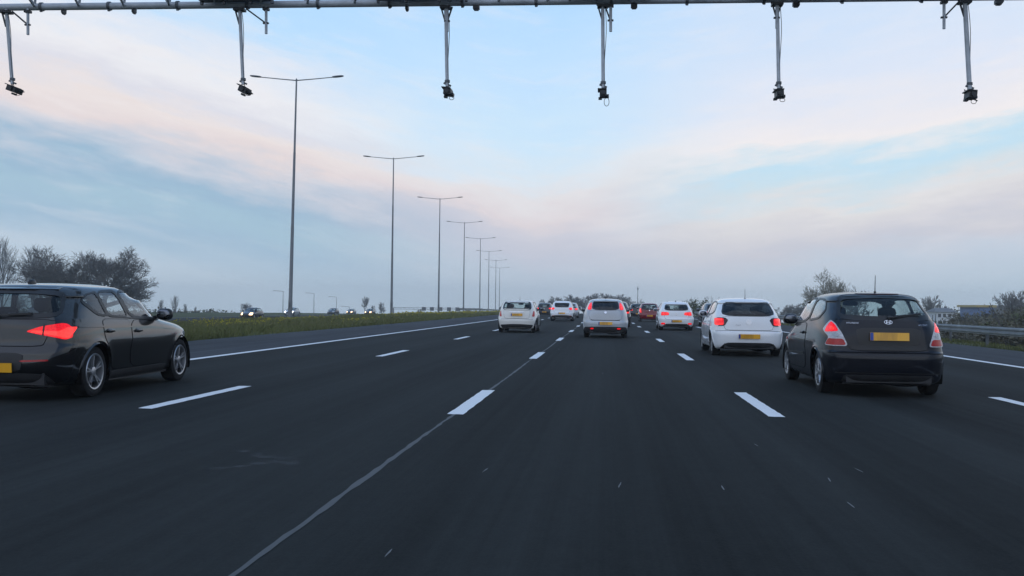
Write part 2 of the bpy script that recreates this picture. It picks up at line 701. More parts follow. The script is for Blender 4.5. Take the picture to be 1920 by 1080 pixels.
def panel(sh, mb, poly, off, cell=.06, skirt=.012, front=False, mi=0):
    """a sheet that follows the body surface, with a rim turned inwards"""
    poly = ccw(poly)
    pd = dense(poly, cell)
    xs, ys = [p[0] for p in pd], [p[1] for p in pd]
    x0, y0 = min(xs), min(ys)
    nx, ny = int((max(xs) - x0) / cell) + 1, int((max(ys) - y0) / cell) + 1
    idx, pts, fs = {}, [], []

    def vid(p):
        k = (round(p[0], 5), round(p[1], 5))
        if k not in idx:
            idx[k] = len(pts)
            pts.append(p)
        return idx[k]
    for i in range(nx):
        for j in range(ny):
            c = clip_cell(pd, x0 + i * cell, x0 + (i + 1) * cell, y0 + j * cell, y0 + (j + 1) * cell)
            if len(c) < 3:
                continue
            f = []
            for p in c:
                k = vid(p)
                if not f or (f[-1] != k and f[0] != k):
                    f.append(k)
            if len(f) >= 3 and len(set(f)) == len(f):
                fs.append(tuple(f))
    if not fs:
        return
    top = surf(sh, pts, off, front)
    o = len(mb.v)
    mb.add(top, fs, mi)
    if skirt:
        n = len(pd)
        t1 = surf(sh, pd, off, front)
        t2 = surf(sh, pd, off - skirt, front)
        mb.add(list(t1) + list(t2), [(k, n + k, n + (k + 1) % n, (k + 1) % n) for k in range(n)], mi)


def strip(sh, mb, line, w0, w1, off, closed=True, front=False, rise=.0, mi=0, st=.05):
    """a ribbon along a line on the body: w0 to the inside, w1 to the outside, with rims"""
    if closed:
        line = ccw(line)
    d = dense(line, st, closed)
    n = len(d)
    inn, out = [], []
    for i in range(n):
        a, b = (d[i - 1], d[(i + 1) % n]) if closed else (d[max(i - 1, 0)], d[min(i + 1, n - 1)])
        tx, ty = b[0] - a[0], b[1] - a[1]
        ln = math.hypot(tx, ty) or 1
        nx, ny = ty / ln, -tx / ln
        inn.append((d[i][0] - nx * w0, d[i][1] - ny * w0))
        out.append((d[i][0] + nx * w1, d[i][1] + ny * w1))
    A, B = surf(sh, inn, off, front), surf(sh, out, off, front)
    C, D = surf(sh, inn, -.008, front), surf(sh, out, -.008, front)
    vs = np.concatenate([C, A, B, D])
    fs = []
    for i in range(n if closed else n - 1):
        j = (i + 1) % n
        for k in range(3):
            fs.append((k * n + i, (k + 1) * n + i, (k + 1) * n + j, k * n + j))
    mb.add(vs, fs, mi)


def fix_normals(o):
    bm = bmesh.new()
    bm.from_mesh(o.data)
    bmesh.ops.recalc_face_normals(bm, faces=bm.faces)
    bm.to_mesh(o.data)
    bm.free()


def orient(o):
    """turn every face of a skin away from the middle of the car"""
    bm = bmesh.new()
    bm.from_mesh(o.data)
    c0 = Vector((0, 0, .7))
    for f in bm.faces:
        f.normal_update()
        if f.normal.dot(f.calc_center_median() - c0) < 0:
            f.normal_flip()
    bm.to_mesh(o.data)
    bm.free()


def body_mesh(sh, holes, res):
    """the shell with its window and wheel openings"""
    rs = np.unique(np.round(np.linspace(0, sh.nr - 1, int(92 * res))).astype(int))
    # columns for half the outline, denser at the ends
    ncol = int(100 * res)
    u = np.linspace(0, 1, ncol + 1)
    ui = u * (sh.M - 1)
    j = np.clip(ui.astype(int), 0, sh.M - 2)
    g = ui - j
    V, meta = [], []
    C = 2 * ncol
    for i in rs:
        x = sh.X[i, j] * (1 - g) + sh.X[i, j + 1] * g
        y = sh.Y[i, j] * (1 - g) + sh.Y[i, j + 1] * g
        x = sh.flare(x, y, np.full_like(x, sh.z[i]))
        x[0] = x[-1] = 0
        row = [(x[k], y[k], sh.z[i]) for k in range(ncol + 1)] + [(-x[k], y[k], sh.z[i]) for k in range(ncol - 1, 0, -1)]
        V += row
        P = sh.P[i]
        meta += [(u[k] * P, sh.z[i]) for k in range(ncol + 1)] + [(-u[k] * P, sh.z[i]) for k in range(ncol - 1, 0, -1)]
    faces, cen = [], []
    meta = np.array(meta)
    for r in range(len(rs) - 1):
        for c in range(C):
            c2 = (c + 1) % C
            f = (r * C + c, r * C + c2, (r + 1) * C + c2, (r + 1) * C + c)
            faces.append(f)
    fa = np.array(faces)
    half = np.where((np.arange(len(faces)) % C) < ncol, 1.0, -1.0)
    am = np.abs(meta[fa][:, :, 0])
    cen = np.stack([am.mean(1) * half, meta[fa][:, :, 1].mean(1)], 1)
    kill = np.zeros(len(faces), bool)
    per = np.interp(cen[:, 1], sh.z, sh.P)
    cf = np.stack([half * (per - np.abs(cen[:, 0])), cen[:, 1]], 1)
    for poly, front in holes:
        kill |= inside(cf if front else cen, poly)
    faces = [f for f, k in zip(faces, kill) if not k]
    n = len(V)
    top = len(rs) - 1
    V.append((0, float(np.mean(sh.Y[rs[-1]])), sh.z[-1] + .001))
    for c in range(C):
        faces.append((top * C + c, top * C + (c + 1) % C, n))
    V.append((0, 0, sh.z[0]))
    for c in range(C):
        faces.append(((c + 1) % C, c, n + 1))
    mb = MB()
    mb.add(V, faces)
    return mb


RIMS = {}


def wheel_meshes(R, W, style):
    """tyre and rim meshes, outer face towards +X"""
    key = (R, W, style)
    if key in RIMS:
        return RIMS[key]
    rr = R * (.71 if style == 'alloy' else .66)
    t = MB()
    h = W / 2
    prof = [(-h * .8, rr), (-h, rr + .02), (-h, R - .035), (-h * .86, R - .008), (-h * .5, R), (h * .5, R), (h * .86, R - .008), (h, R - .035), (h * 1.0, rr + .025), (h * .9, rr), (-h * .8, rr)]
    t.lathe(prof, 40)
    for g in (-.35, 0, .35):
        t.lathe([(h * g - .004, R - .001), (h * g - .003, R + .0015), (h * g + .003, R + .0015), (h * g + .004, R - .001)], 40)
    r = MB()
    x0 = h * .55
    r.lathe([(h * .9, rr + .004), (h * 1.0, rr - .004), (h * .95, rr - .022), (x0 - .02, rr - .03), (-h * .8, rr - .03)], 40)
    n, wd = {'alloy': (5, .022), 'cap': (7, .045), 'plain': (6, .04)}[style]
    for k in range(n):
        a = 2 * PI * k / n + .3
        for da in ((-.13, .13) if style == 'alloy' else (0,)):
            b = a + da
            p0 = (x0 + .012, .035 * math.cos(a), .035 * math.sin(a))
            p1 = (x0 + .022, (rr - .018) * math.cos(b), (rr - .018) * math.sin(b))
            r.bar(p0, p1, wd, .02)
    r.lathe([(x0 - .01, .06), (x0 + .028, .058), (x0 + .036, .04), (x0 + .036, .001)], 20)
    d = MB()   # brake disc behind the spokes
    d.lathe([(x0 - .05, rr - .03), (x0 - .045, rr * .6), (x0 - .04, .001)], 24)
    RIMS[key] = (t, r, d)
    return RIMS[key]


def add_wheel(parent, x, y, R, W, style, sg, name='wheel'):
    t, r, d = wheel_meshes(R, W, style)
    objs = []
    for mb, nm, mt in ((t, name, M['rubber']), (r, 'rim', M['alloy']), (d, 'hub', M['galv_dark'])):
        me_name = 'mesh_%s_%s_%.3f' % (nm, style, R)
        if me_name in bpy.data.meshes:
            o = bpy.data.objects.new(nm, bpy.data.meshes[me_name])
            COL.objects.link(o)
        else:
            o = mb.build(nm, mt, None, True, 40)
            fix_normals(o)
            o.data.name = me_name
        objs.append(o)
    w, ri, hu = objs
    w.parent = parent
    w.location = (x, y, R)
    if sg < 0:
        w.rotation_euler = (0, 0, PI)
    w.rotation_euler.x = random.uniform(0, 1)
    ri.parent = w
    hu.parent = w
    return w


def local_frame(sh, x, z):
    a = sh.rear(x, z)
    if abs(a) < 1e-4:
        a = 1e-4
    p = surf(sh, [(a, z)], 0)[0]
    n = (surf(sh, [(a, z)], .05)[0] - p) / .05
    n = Vector(n)
    X = Vector((0, 0, 1)).cross(n).normalized()     # to the right as seen from behind is +x
    if X.x < 0:
        X = -X
    Z = n.cross(X)
    if Z.z < 0:
        Z = -Z
    return Vector(p), X, Z, n


def frame_matrix(p, X, Z, n, off):
    m = Matrix((X, Z, n)).transposed().to_4x4()
    m.translation = p + n * off
    return m


def lettering(parent, sh, text, x, z, size, mat, name='lettering', off=.01):
    cu = bpy.data.curves.new('text', 'FONT')
    cu.body = text
    cu.size = size
    cu.align_x = 'CENTER'
    cu.extrude = .002
    cu.resolution_u = 2
    to = bpy.data.objects.new('text', cu)
    COL.objects.link(to)
    bpy.context.view_layer.update()
    me = bpy.data.meshes.new_from_object(to.evaluated_get(bpy.context.evaluated_depsgraph_get()))
    bpy.data.objects.remove(to)
    bpy.data.curves.remove(cu)
    o = bpy.data.objects.new(name, me)
    me.materials.clear()
    me.materials.append(mat)
    COL.objects.link(o)
    o.parent = parent
    p, X, Z, n = local_frame(sh, x, z)
    o.matrix_local = frame_matrix(p, X, Z, n, off)
    return o


def ring_mesh(mb, rx, rz, w, n=28, th=.006):
    for (r0, r1) in ((1, 0),):
        vs, fs = [], []
        for k in range(n):
            t = 2 * PI * k / n
            c, s_ = math.cos(t), math.sin(t)
            vs += [(rx * c, rz * s_, 0), (rx * c, rz * s_, th), ((rx - w) * c, (rz - w) * s_, th), ((rx - w) * c, (rz - w) * s_, 0)]
        for k in range(n):
            a, b = 4 * k, 4 * ((k + 1) % n)
            for j in range(3):
                fs.append((a + j, a + j + 1, b + j + 1, b + j))
        mb.add(vs, fs)


def emblem(parent, sh, kind, x, z, size):
    mb = MB()
    w = size * .12
    def seg(a, b, ww=w):
        mb.bar((a[0] * size, a[1] * size, .004), (b[0] * size, b[1] * size, .004), ww, .006)
    if kind == 'slant_h':
        ring_mesh(mb, size, size * .58, w)
        seg((-.5, -.38), (-.3, .4), w * 1.5)
        seg((.3, -.4), (.5, .38), w * 1.5)
        seg((-.42, -.08), (.42, .08), w * 1.3)
    elif kind == 'vw':
        ring_mesh(mb, size, size, w)
        seg((-.38, .8), (0, .1))
        seg((.38, .8), (0, .1))
        seg((-.75, .4), (-.36, -.75))
        seg((-.36, -.75), (0, 0))
        seg((.36, -.75), (0, 0))
        seg((.75, .4), (.36, -.75))
    elif kind == 'disc':
        ring_mesh(mb, size, size, w)
        mb.lathe([(.001, size * .9), (.004, size * .85), (.004, .0005)], 20, 'Z')
    elif kind == 'wings':
        ring_mesh(mb, size * .6, size * .6, w)
        for sg in (-1, 1):
            for k in range(3):
                seg((sg * .6, .25 - .25 * k), (sg * (1.7 - .25 * k), .3 - .2 * k), w)
    elif kind == 'diamond':
        q = [(-.6, 0), (0, .95), (.6, 0), (0, -.95)]
        for i in range(4):
            seg(q[i - 1], q[i], w * 1.6)
    o = mb.build('emblem', M['chrome'], parent)
    p, X, Z, n = local_frame(sh, x, z)
    o.matrix_local = frame_matrix(p, X, Z, n, .012)
    return o


def make_car(name, label, S, loc, rz=0.0, group=None, res=1.0):
    L, H = S['L'], S['H']
    R, TW = S.get('R', .305), S.get('TW', .195)
    ra, fa = -L / 2 + S['over_r'], -L / 2 + S['over_r'] + S['wb']
    sh = Shell(L, S['rows'], (ra, fa), R)
    root = empty(name, loc, rz)
    tag(root, label, S.get('cat', 'car'), group)
    pm = S['paint']
    HW = max(r[3] for r in S['rows'])
    cell = .06 / res
    holes = []
    # ---- openings
    rwin = rounded(ccw(sh.cv(S['rear_window']) ), 2, .16)
    holes.append((rwin, False))
    sw = []
    for wpoly in S['side_windows']:
        for sg in (-1, 1):
            p = rounded(ccw(sh.cv(wpoly, sg)), 2, .14)
            sw.append((p, sg))
            holes.append((p, False))
    ws = rounded(ccw(sh.cv(S['windscreen'])), 2, .14)
    holes.append((ws, True))
    z0 = S['rows'][0][0]
    RA = R + .05
    arch = {}
    for wy in (ra, fa):
        for sg in (-1, 1):
            pts = [(wy + RA * math.cos(t), max(z0, R + RA * math.sin(t)), 's') for t in np.linspace(-PI * .2, PI * 1.2, 30)]
            pts = [(wy + RA * math.cos(-.2 * PI), z0 - .0, 's')] + pts + [(wy - RA * math.cos(.2 * PI), z0, 's')]
            arch[(wy, sg)] = sh.cv([(wy + RA * math.cos(t), R + RA * math.sin(t), 's') for t in np.linspace(0, PI, 24) if R + RA * math.sin(t) > z0], sg)
            holes.append((ccw(sh.cv(pts, sg)), False))
    b = body_mesh(sh, holes, res).build('body', pm, root, True)
    fix_normals(b)
    # ---- arches, wells, wheels
    xw = HW - .035 - TW / 2 - S.get('tuck', .0)
    for wy in (ra, fa):
        for sg in (-1, 1):
            w = MB()
            ai = max(.2, xw - TW / 2 - .06)
            prof = [(sg * (HW - .03), RA + .008), (sg * ai, RA + .008), (sg * ai, .0005)]
            w.lathe(prof, 32, 'X', (0, wy, R))
            w.v = [(x, y, max(z, z0 - .0)) for x, y, z in w.v]
            w.build('wheel_well', M['well'], root)
            add_wheel(root, sg * xw, wy, R, TW, S.get('rim', 'cap'), sg)
            if res >= .8:
                lip = MB()
                strip(sh, lip, arch[(wy, sg)], .018, .014, S.get('lip', .006), False)
                o = lip.build('arch_lip', S.get('lip_mat', pm), root, True)
                orient(o)
    # ---- floor pan and cabin
    fl = MB()
    fl.box((0, 0, .235), (2 * (HW - .26), L - .35, .13))
    fl.box((0, (ra + fa) / 2, .23), (2 * (HW - .09), S['wb'] - 2 * RA - .06, .12))
    fl.box((0, -L / 2 + .2, .27), (2 * (HW - .28), .26, .14))
    fl.tube([(.42, -L / 2 + .5, .21), (.42, -L / 2 + .1, .22)], .03, 8)
    fl.sq((.3, -L / 2 + .42, .22), (.26, .14, .09), .7)
    fl.build('underbody', M['plastic'], root)
    zb = S.get('belt', .98)
    c = MB()
    c.box((0, (ra + fa) / 2, .4), (2 * (HW - .16), S['wb'] - .1, .1))
    yw0 = -L / 2 + .30
    c.box((0, yw0 + .24, zb - .1), (2 * (HW - .2), .40, .035))                       # parcel shelf
    dy = S.get('dash', fa - .62)
    c.sq((0, dy, zb - .13), (HW - .17, .24, .14), .5)                                 # dashboard
    c.sq((0, dy + .32, zb - .12), (HW - .22, .3, .06), .5)
    st = (-.36, dy - .36, zb - .04)
    c.lathe([(0 - .012, .185), (.012, .185), (.012, .165), (-.012, .165), (-.012, .185)], 20, 'Y', st)   # steering wheel
    c.box(st, (.34, .02, .05))
    inte = c.build('interior', M['inside'], root)
    bz = S.get('bench', -L / 2 + .78)
    zs = zb - .98
    for (x, y, wd, hh) in ((-.37, dy - .98, .25, .36), (.37, dy - .98, .25, .36), (0, bz, HW - .26, .30)):
        s_ = MB()
        s_.sq((x, y, .66 + zs + .02), (wd, .09, hh), .5, rot=Matrix.Rotation(math.radians(14), 3, 'X'))
        s_.sq((x, y + .26, .44 + zs), (wd, .28, .1), .5)
        for hx in ((x,) if wd < .4 else (-.38, .38)):
            hz = .66 + zs + hh + (.13 if wd < .4 else .07)
            s_.sq((hx, y - .1, hz), (.135, .05, .095), .55)
            for px in (-.06, .06):
                s_.tube([(hx + px, y - .09, hz - .2), (hx + px, y - .1, hz)], .007, 5)
        s_.build('seat', M['seat'], inte, True, 50)
    mr = MB()
    mr.sq((0, surf(sh, [(0.0, S['H'] - .17)], 0, True)[0][1] - .12, S['H'] - .17), (.12, .02, .035), .5)
    mr.build('rear_view_mirror', M['inside'], inte)
    # ---- glass with seals
    def window(nm, poly, mat, front=False, seal=(.012, .02), pf=True):
        g = MB()
        panel(sh, g, poly, .0, cell, 0, front)
        o = g.build(nm, mat, root, True)
        orient(o)
        if seal:
            k = MB()
            strip(sh, k, poly, seal[0], seal[1], .006, True, front)
            q_ = k.build('seal', M['trim'], o, True, 50)
            orient(q_)
        return o
    rw_o = window('rear_window', rwin, S.get('glass_r', M['glass_rear']), False, S.get('rear_seal', (.03, .022)))
    for p, sg in sw:
        window('side_window', p, S.get('glass_s', M['glass_side']), False, S.get('side_seal', (.012, .02)))
    window('windscreen', ws, S.get('glass_w', M['glass_side']), True, (.03, .02))
    # ---- door and tailgate skins over a dark gap
    def skin(nm, poly, mat, off=.006, gap=.007, front=False, gapoff=.0025, rnd=(2, .1)):
        poly = rounded(ccw(poly), *rnd)
        g = MB()
        strip(sh, g, poly, .006, gap, gapoff, True, front)
        a = MB()
        panel(sh, a, poly, off, cell, .008, front)
        o = a.build(nm, mat, root, True, 50)
        orient(o)
        q_ = g.build('gap', M['seam'], o)
        return o
    for d in S.get('doors', []):
        for sg in (-1, 1):
            o = skin('door', sh.cv(d['poly'], sg), pm)
            hy, hz = d['handle']
            p = surf(sh, [(sh.side(hy, hz, sg), hz)], .025)[0]
            h = MB()
            h.sq(p, (.016, .095, .018), .6)
            h.sq((p[0] - sg * .022, p[1], p[2]), (.012, .085, .03), .6)
            h.build('handle', S.get('handle_mat', pm), o, True)
    if 'tailgate' in S:
        skin('tailgate', sh.cv(S['tailgate']), pm)
    for it in S.get('inserts', []):
        for sg in ((-1, 1) if it.get('mirror') else (1,)):
            poly = sh.cv(it['poly'], sg)
            poly = rounded(ccw(poly), *it.get('rnd', (2, .12)))
            g = MB()
            panel(sh, g, poly, it.get('off', .008), cell * .8, .014, it.get('front', False))
            o = g.build(it['name'], it['mat'], root, True, 50)
            orient(o)
            for sub in it.get('subs', []):
                pp = rounded(ccw(sh.cv(sub['poly'], sg)), *sub.get('rnd', (2, .15)))
                k = MB()
                panel(sh, k, pp, sub.get('off', .014), cell * .7, .01, it.get('front', False))
                q_ = k.build(sub['name'], sub['mat'] if not isinstance(sub['mat'], dict) else sub['mat'][sg], o, True, 50)
                orient(q_)
    for ln in S.get('lines', []):
        for sg in ((-1, 1) if ln.get('mirror') else (1,)):
            g = MB()
            strip(sh, g, sh.cv(ln['pts'], sg), ln['w'] / 2, ln['w'] / 2, ln.get('off', .004), False, False)
            o = g.build(ln['name'], ln['mat'], root, True, 50)
            orient(o)
    # ---- number plate
    pz, pw, ph = S['plate']
    p, X, Z, n = local_frame(sh, 0, pz)
    pl = MB()
    pl.box((0, 0, 0), (pw, ph, .012))
    o = pl.build('number_plate', M['plate'], root)
    o.matrix_local = frame_matrix(p, X, Z, n, S.get('plate_off', .022))
    bb = MB()
    bb.box((-pw / 2 + .022, 0, .0075), (.042, ph - .006, .004))
    bb.build('blue_band', M['blue_band'], o)
    if 'emblem' in S:
        emblem(root, sh, *S['emblem'])
    for (txt, x, z, size) in S.get('letters', []):
        lettering(root, sh, txt, x, z, size, M['silver_letter'])
    # ---- wiper
    if 'wiper' in S:
        (x0, z0_), (x1, z1_) = S['wiper']
        A = surf(sh, sh.cv([(x0, z0_), (x1, z1_)]), .03)
        wi = MB()
        wi.sq(A[0], (.035, .03, .025), .7)
        wi.bar(A[0], A[1], .018, .014)
        mid = [(x0 + (x1 - x0) * t, z0_ + (z1_ - z0_) * t + .02) for t in (.3, .65, 1.0)]
        B = surf(sh, sh.cv(mid), .015)
        wi.tube(B, .012, 5)
        wi.build('rear_wiper', M['trim'], root)
    # ---- mirrors
    my, mz = S['mirror']
    for sg in (-1, 1):
        p = surf(sh, [(sh.side(my, mz, sg), mz)], 0)[0]
        k = MB()
        ms = S.get('mirror_size', (.115, .075, .085))
        cxm = p[0] + sg * (ms[0] + .055)
        k.sq((cxm, p[1] - .02, p[2] + .055), ms, .75, 18, 12)
        k.bar((p[0] - sg * .02, p[1] + .02, p[2]), (cxm - sg * .05, p[1], p[2] + .03), .06, .045)
        o = k.build('door_mirror', S.get('mirror_mat', pm), root, True, 50)
        g = MB()
        g.sq((cxm, p[1] - .02 - ms[1] * .82, p[2] + .055), (ms[0] * .82, .02, ms[2] * .8), .8)
        g.build('mirror_glass', M['mirror'], o, True)
    # ---- roof aerial
    if 'aerial' in S:
        y, z, ln, kind = S['aerial']
        k = MB()
        if kind == 'rod':
            k.lathe([(0, .022), (.02, .018), (.035, .007), (ln, .004), (ln + .005, .0005)], 10, 'Z', (0, 0, 0))
        else:
            k.sq((0, 0, .02), (.028, .09, .05), .9)
        o = k.build('aerial', M['trim'], root, True)
        o.location = (0, y, z)
        if kind == 'rod':
            o.rotation_euler = (math.radians(S.get('aerial_tilt', 8)), 0, 0)
    if S.get('rear_spoiler'):
        xs, z, d, th = S['rear_spoiler']
        k = MB()
        line = [(-xs, z), (-xs * .5, z), (0, z), (xs * .5, z), (xs, z)]
        A = surf(sh, sh.cv(line), .0)
        vs, fs = [], []
        for q_ in A:
            for (dy_, dz_) in ((.16, .03), (0, .012), (-d, -.005), (-d + .01, -th), (.03, -th)):
                vs.append((q_[0], q_[1] + dy_, q_[2] + dz_))
        for i in range(len(A) - 1):
            for j in range(5):
                j2 = (j + 1) % 5
                fs.append((i * 5 + j, i * 5 + j2, i * 5 + 5 + j2, i * 5 + 5 + j))
        fs += [(0, 1, 2, 3, 4), tuple(range((len(A) - 1) * 5, len(A) * 5))]
        k.add(vs, fs)
        o = k.build('spoiler', S.get('spoiler_mat', pm), root, True, 35)
        orient(o)
    return root, sh
# ------------------------------------------------------------------ the cars
P_black = paint('black_paint', (.003, .003, .004), 0, .35, 1.0, .12, .15, (.015, .015, .015), 1.6)
P_slate = paint('dark_slate_paint', (.005, .0062, .011), .1, .4, .75, .25, .15, (.02, .02, .022), 1.42)
P_white = paint('white_paint', (.86, .87, .88), 0, .35, 1.0, .06, .5, (.4, .4, .39))
P_cream = paint('off_white_paint', (.82, .79, .72), 0, .35, 1.0, .06, .5, (.4, .39, .36))
P_silver = paint('pale_silver_paint', (.46, .48, .50), .15, .35, 1.0, .12, .5, (.25, .25, .25))
P_red = paint('dark_red_paint', (.19, .008, .015), .1, .35, 1.0, .1)
P_grey = paint('mid_grey_paint', (.12, .13, .14), .3, .35, 1.0, .15)
P_dark = paint('anthracite_paint', (.02, .022, .026), .2, .35, 1.0, .2)


def scaled(rows, L0, L, W0, W, H0, H):
    out = []
    for r in rows:
        r = list(r)
        r[0] = r[0] * H / H0
        r[1] *= L / L0
        r[2] *= L / L0
        r[3] *= W / W0
        out.append(tuple(r))
    return out


# three door hatchback, right foreground
ACC_ROWS = [
    (.175, .16, .2, .770, 4, 10, 2.6, 5), (.22, .07, .09, .806, 4, 10, 2.6, 5), (.30, .025, .04, .824, 4, 10, 2.6, 5), (.42, .004, .0, .836, 4, 10, 2.6, 5),
    (.53, .0, .005, .845, 4, 10, 2.6, 5), (.605, .015, .03, .8475, 4, 10, 2.6, 5), (.64, .055, .06, .8475, 4, 10, 2.6, 5), (.72, .066, .16, .846, 4, 9, 2.6, 5),
    (.82, .072, .42, .836, 4, 8, 2.6, 4.5), (.91, .085, .78, .822, 4, 7, 2.6, 4), (.98, .105, 1.02, .803, 4, 6.5, 2.6, 4), (1.05, .135, 1.16, .782, 3.8, 6, 2.6, 4),
    (1.13, .195, 1.32, .757, 3.6, 5.5, 2.6, 4), (1.22, .30, 1.5, .724, 3.4, 5, 2.6, 4), (1.31, .42, 1.69, .682, 3.2, 5, 2.6, 4), (1.37, .51, 1.83, .64, 3, 5, 2.6, 4),
    (1.41, .59, 1.95, .59, 3, 4.5, 2.6, 4), (1.437, .71, 2.06, .51, 2.8, 4, 2.5, 3.5), (1.455, .9, 2.18, .395, 2.6, 3.5, 2.5, 3), (1.466, 1.15, 2.32, .25, 2.5, 3, 2.5, 3), (1.470, 1.5, 2.45, .07, 2.2, 2.5, 2.2, 2.5)]
ACCENT = dict(
    L=4.045, H=1.47, wb=2.5, over_r=.74, R=.30, TW=.185, rows=ACC_ROWS, paint=P_slate, rim='cap', belt=.98, bench=-1.1, handle_mat=P_slate,
    rear_window=[(-.62, 1.10), (-.3, 1.07), (.3, 1.07), (.62, 1.10), (.54, 1.39), (0, 1.42), (-.54, 1.39)],
    side_windows=[[(.86, .985, 's'), (-.40, 1.03, 's'), (-.46, 1.365, 's'), (.0, 1.37, 's'), (.3, 1.27, 's')],
                  [(-.47, 1.035, 's'), (-1.10, 1.08, 's'), (-1.22, 1.2, 's'), (-1.04, 1.34, 's'), (-.53, 1.362, 's')]],
    windscreen=[(-.66, 1.0, 'f'), (0, .985, 'f'), (.66, 1.0, 'f'), (.5, 1.37, 'f'), (-.5, 1.37, 'f')],
    doors=[dict(poly=[(.88, .3, 's'), (-.43, .3, 's'), (-.48, .7, 's'), (-.44, 1.0, 's'), (.86, .955, 's'), (.96, .7, 's')], handle=(-.3, .845))],
    tailgate=[(-.5, .645), (.5, .645), (.58, .8), (.66, 1.0), (.66, 1.06), (-.66, 1.06), (-.66, 1.0), (-.58, .8)],
    inserts=[
        dict(name='plate_recess', poly=[(-.40, .715), (.40, .715), (.44, .955), (-.44, .955)], mat=M['trim'], off=.009),
        dict(name='bumper_lip', poly=[(-.62, .2), (.62, .2), (.60, .31), (-.60, .31)], mat=M['plastic'], off=.008),
        dict(name='tail_lamp', mirror=True, poly=[(.535, .70), (.70, .695), (-1.66, .705, 's'), (-1.72, .82, 's'), (.785, .92), (.74, 1.0), (.695, 1.055), (.66, 1.01), (.605, .88)],
             mat=M['lens_clear'], off=.012, rnd=(2, .14), subs=[
                 dict(name='brake_light', poly=[(.635, .90), (.775, .885), (.752, .95), (.715, 1.01), (.692, 1.03), (.665, .985)], mat=M['lens_lit'], off=.017),
                 dict(name='bulb', poly=[(.675, .915), (.725, .915), (.72, .965), (.685, .965)], mat=M['lens_hot'], off=.021, rnd=(2, .3)),
                 dict(name='reflector', poly=[(.56, .712), (.70, .708), (-1.68, .714, 's'), (-1.72, .80, 's'), (.71, .795), (.595, .80)], mat=M['lens_red'], off=.017),
                 dict(name='reverse_light', poly=[(.625, .825), (.70, .82), (.71, .88), (.65, .885)], mat=M['head_off'], off=.019, rnd=(2, .3))]),
        dict(name='headlamp', mirror=True, poly=[(.5, .66, 'f'), (.74, .66, 'f'), (.74, .8, 'f'), (.6, .78, 'f')], front=True, mat=M['head_off'], off=.01),
        dict(name='high_brake_light', poly=[(-.3, 1.428), (.3, 1.428), (.3, 1.434), (-.3, 1.434)], mat=M['lens_smoke'], off=.012, rnd=(1, .1)),
        dict(name='side_repeater', mirror=True, poly=[(1.13, .70, 's'), (1.20, .70, 's'), (1.20, .73, 's'), (1.13, .73, 's')], mat=M['lens_dim'], off=.01),
    ],
    lines=[dict(name='side_moulding', mirror=True, pts=[(-.42, .53, 's'), (.2, .52, 's'), (.9, .5, 's')], w=.035, mat=M['trim'], off=.014),
           dict(name='bumper_crease', pts=[(-.78, .605), (-.4, .612), (.4, .612), (.78, .605)], w=.01, mat=M['seam'], off=.003),
           dict(name='bumper_crease', pts=[(-.7, .33), (0, .335), (.7, .33)], w=.012, mat=M['trim'], off=.006)],
    plate=(.835, .52, .11), emblem=('slant_h', 0, 1.03, .056),
    letters=[('HYUNDAI', -.47, 1.005, .036), ('ACCENT', .47, .985, .036)],
    wiper=((0.02, 1.08), (.46, 1.125)), mirror=(.78, .985), aerial=(-1.22, 1.445, .26, 'rod'), aerial_tilt=4, rear_seal=(.045, .022), plate_off=.034)

# five door hatchback, left foreground
BMW_ROWS = [
    (.18, .16, .2, .77, 4, 10, 2.6, 5), (.23, .06, .09, .815, 4, 10, 2.6, 5), (.32, .02, .03, .835, 4, 10, 2.6, 5), (.44, .0, .0, .853, 4, 10, 2.6, 5),
    (.56, .01, .0, .871, 4, 10, 2.6, 5), (.64, .04, .02, .881, 4, 10, 2.6, 5), (.70, .06, .03, .8825, 4, 9, 2.6, 5), (.77, .068, .10, .874, 4, 9, 2.8, 5.5),
    (.85, .075, .36, .858, 4, 8.5, 2.8, 5), (.92, .085, .84, .838, 4, 8, 2.6, 4), (.97, .10, 1.28, .82, 4, 8, 2.6, 4), (1.03, .135, 1.42, .80, 4, 7.5, 2.6, 4),
    (1.10, .19, 1.57, .778, 4, 7, 2.6, 4), (1.18, .26, 1.73, .75, 4, 6.5, 2.6, 4), (1.26, .345, 1.90, .716, 3.8, 6, 2.6, 4), (1.33, .43, 2.06, .672, 3.5, 6, 2.6, 4),
    (1.37, .50, 2.18, .62, 3.3, 5.5, 2.6, 4), (1.396, .60, 2.30, .54, 3, 5, 2.5, 3.5), (1.412, .80, 2.42, .42, 2.6, 3.5, 2.5, 3), (1.422, 1.1, 2.54, .26, 2.5, 3, 2.5, 3), (1.427, 1.6, 2.67, .07, 2.2, 2.5, 2.2, 2.5)]
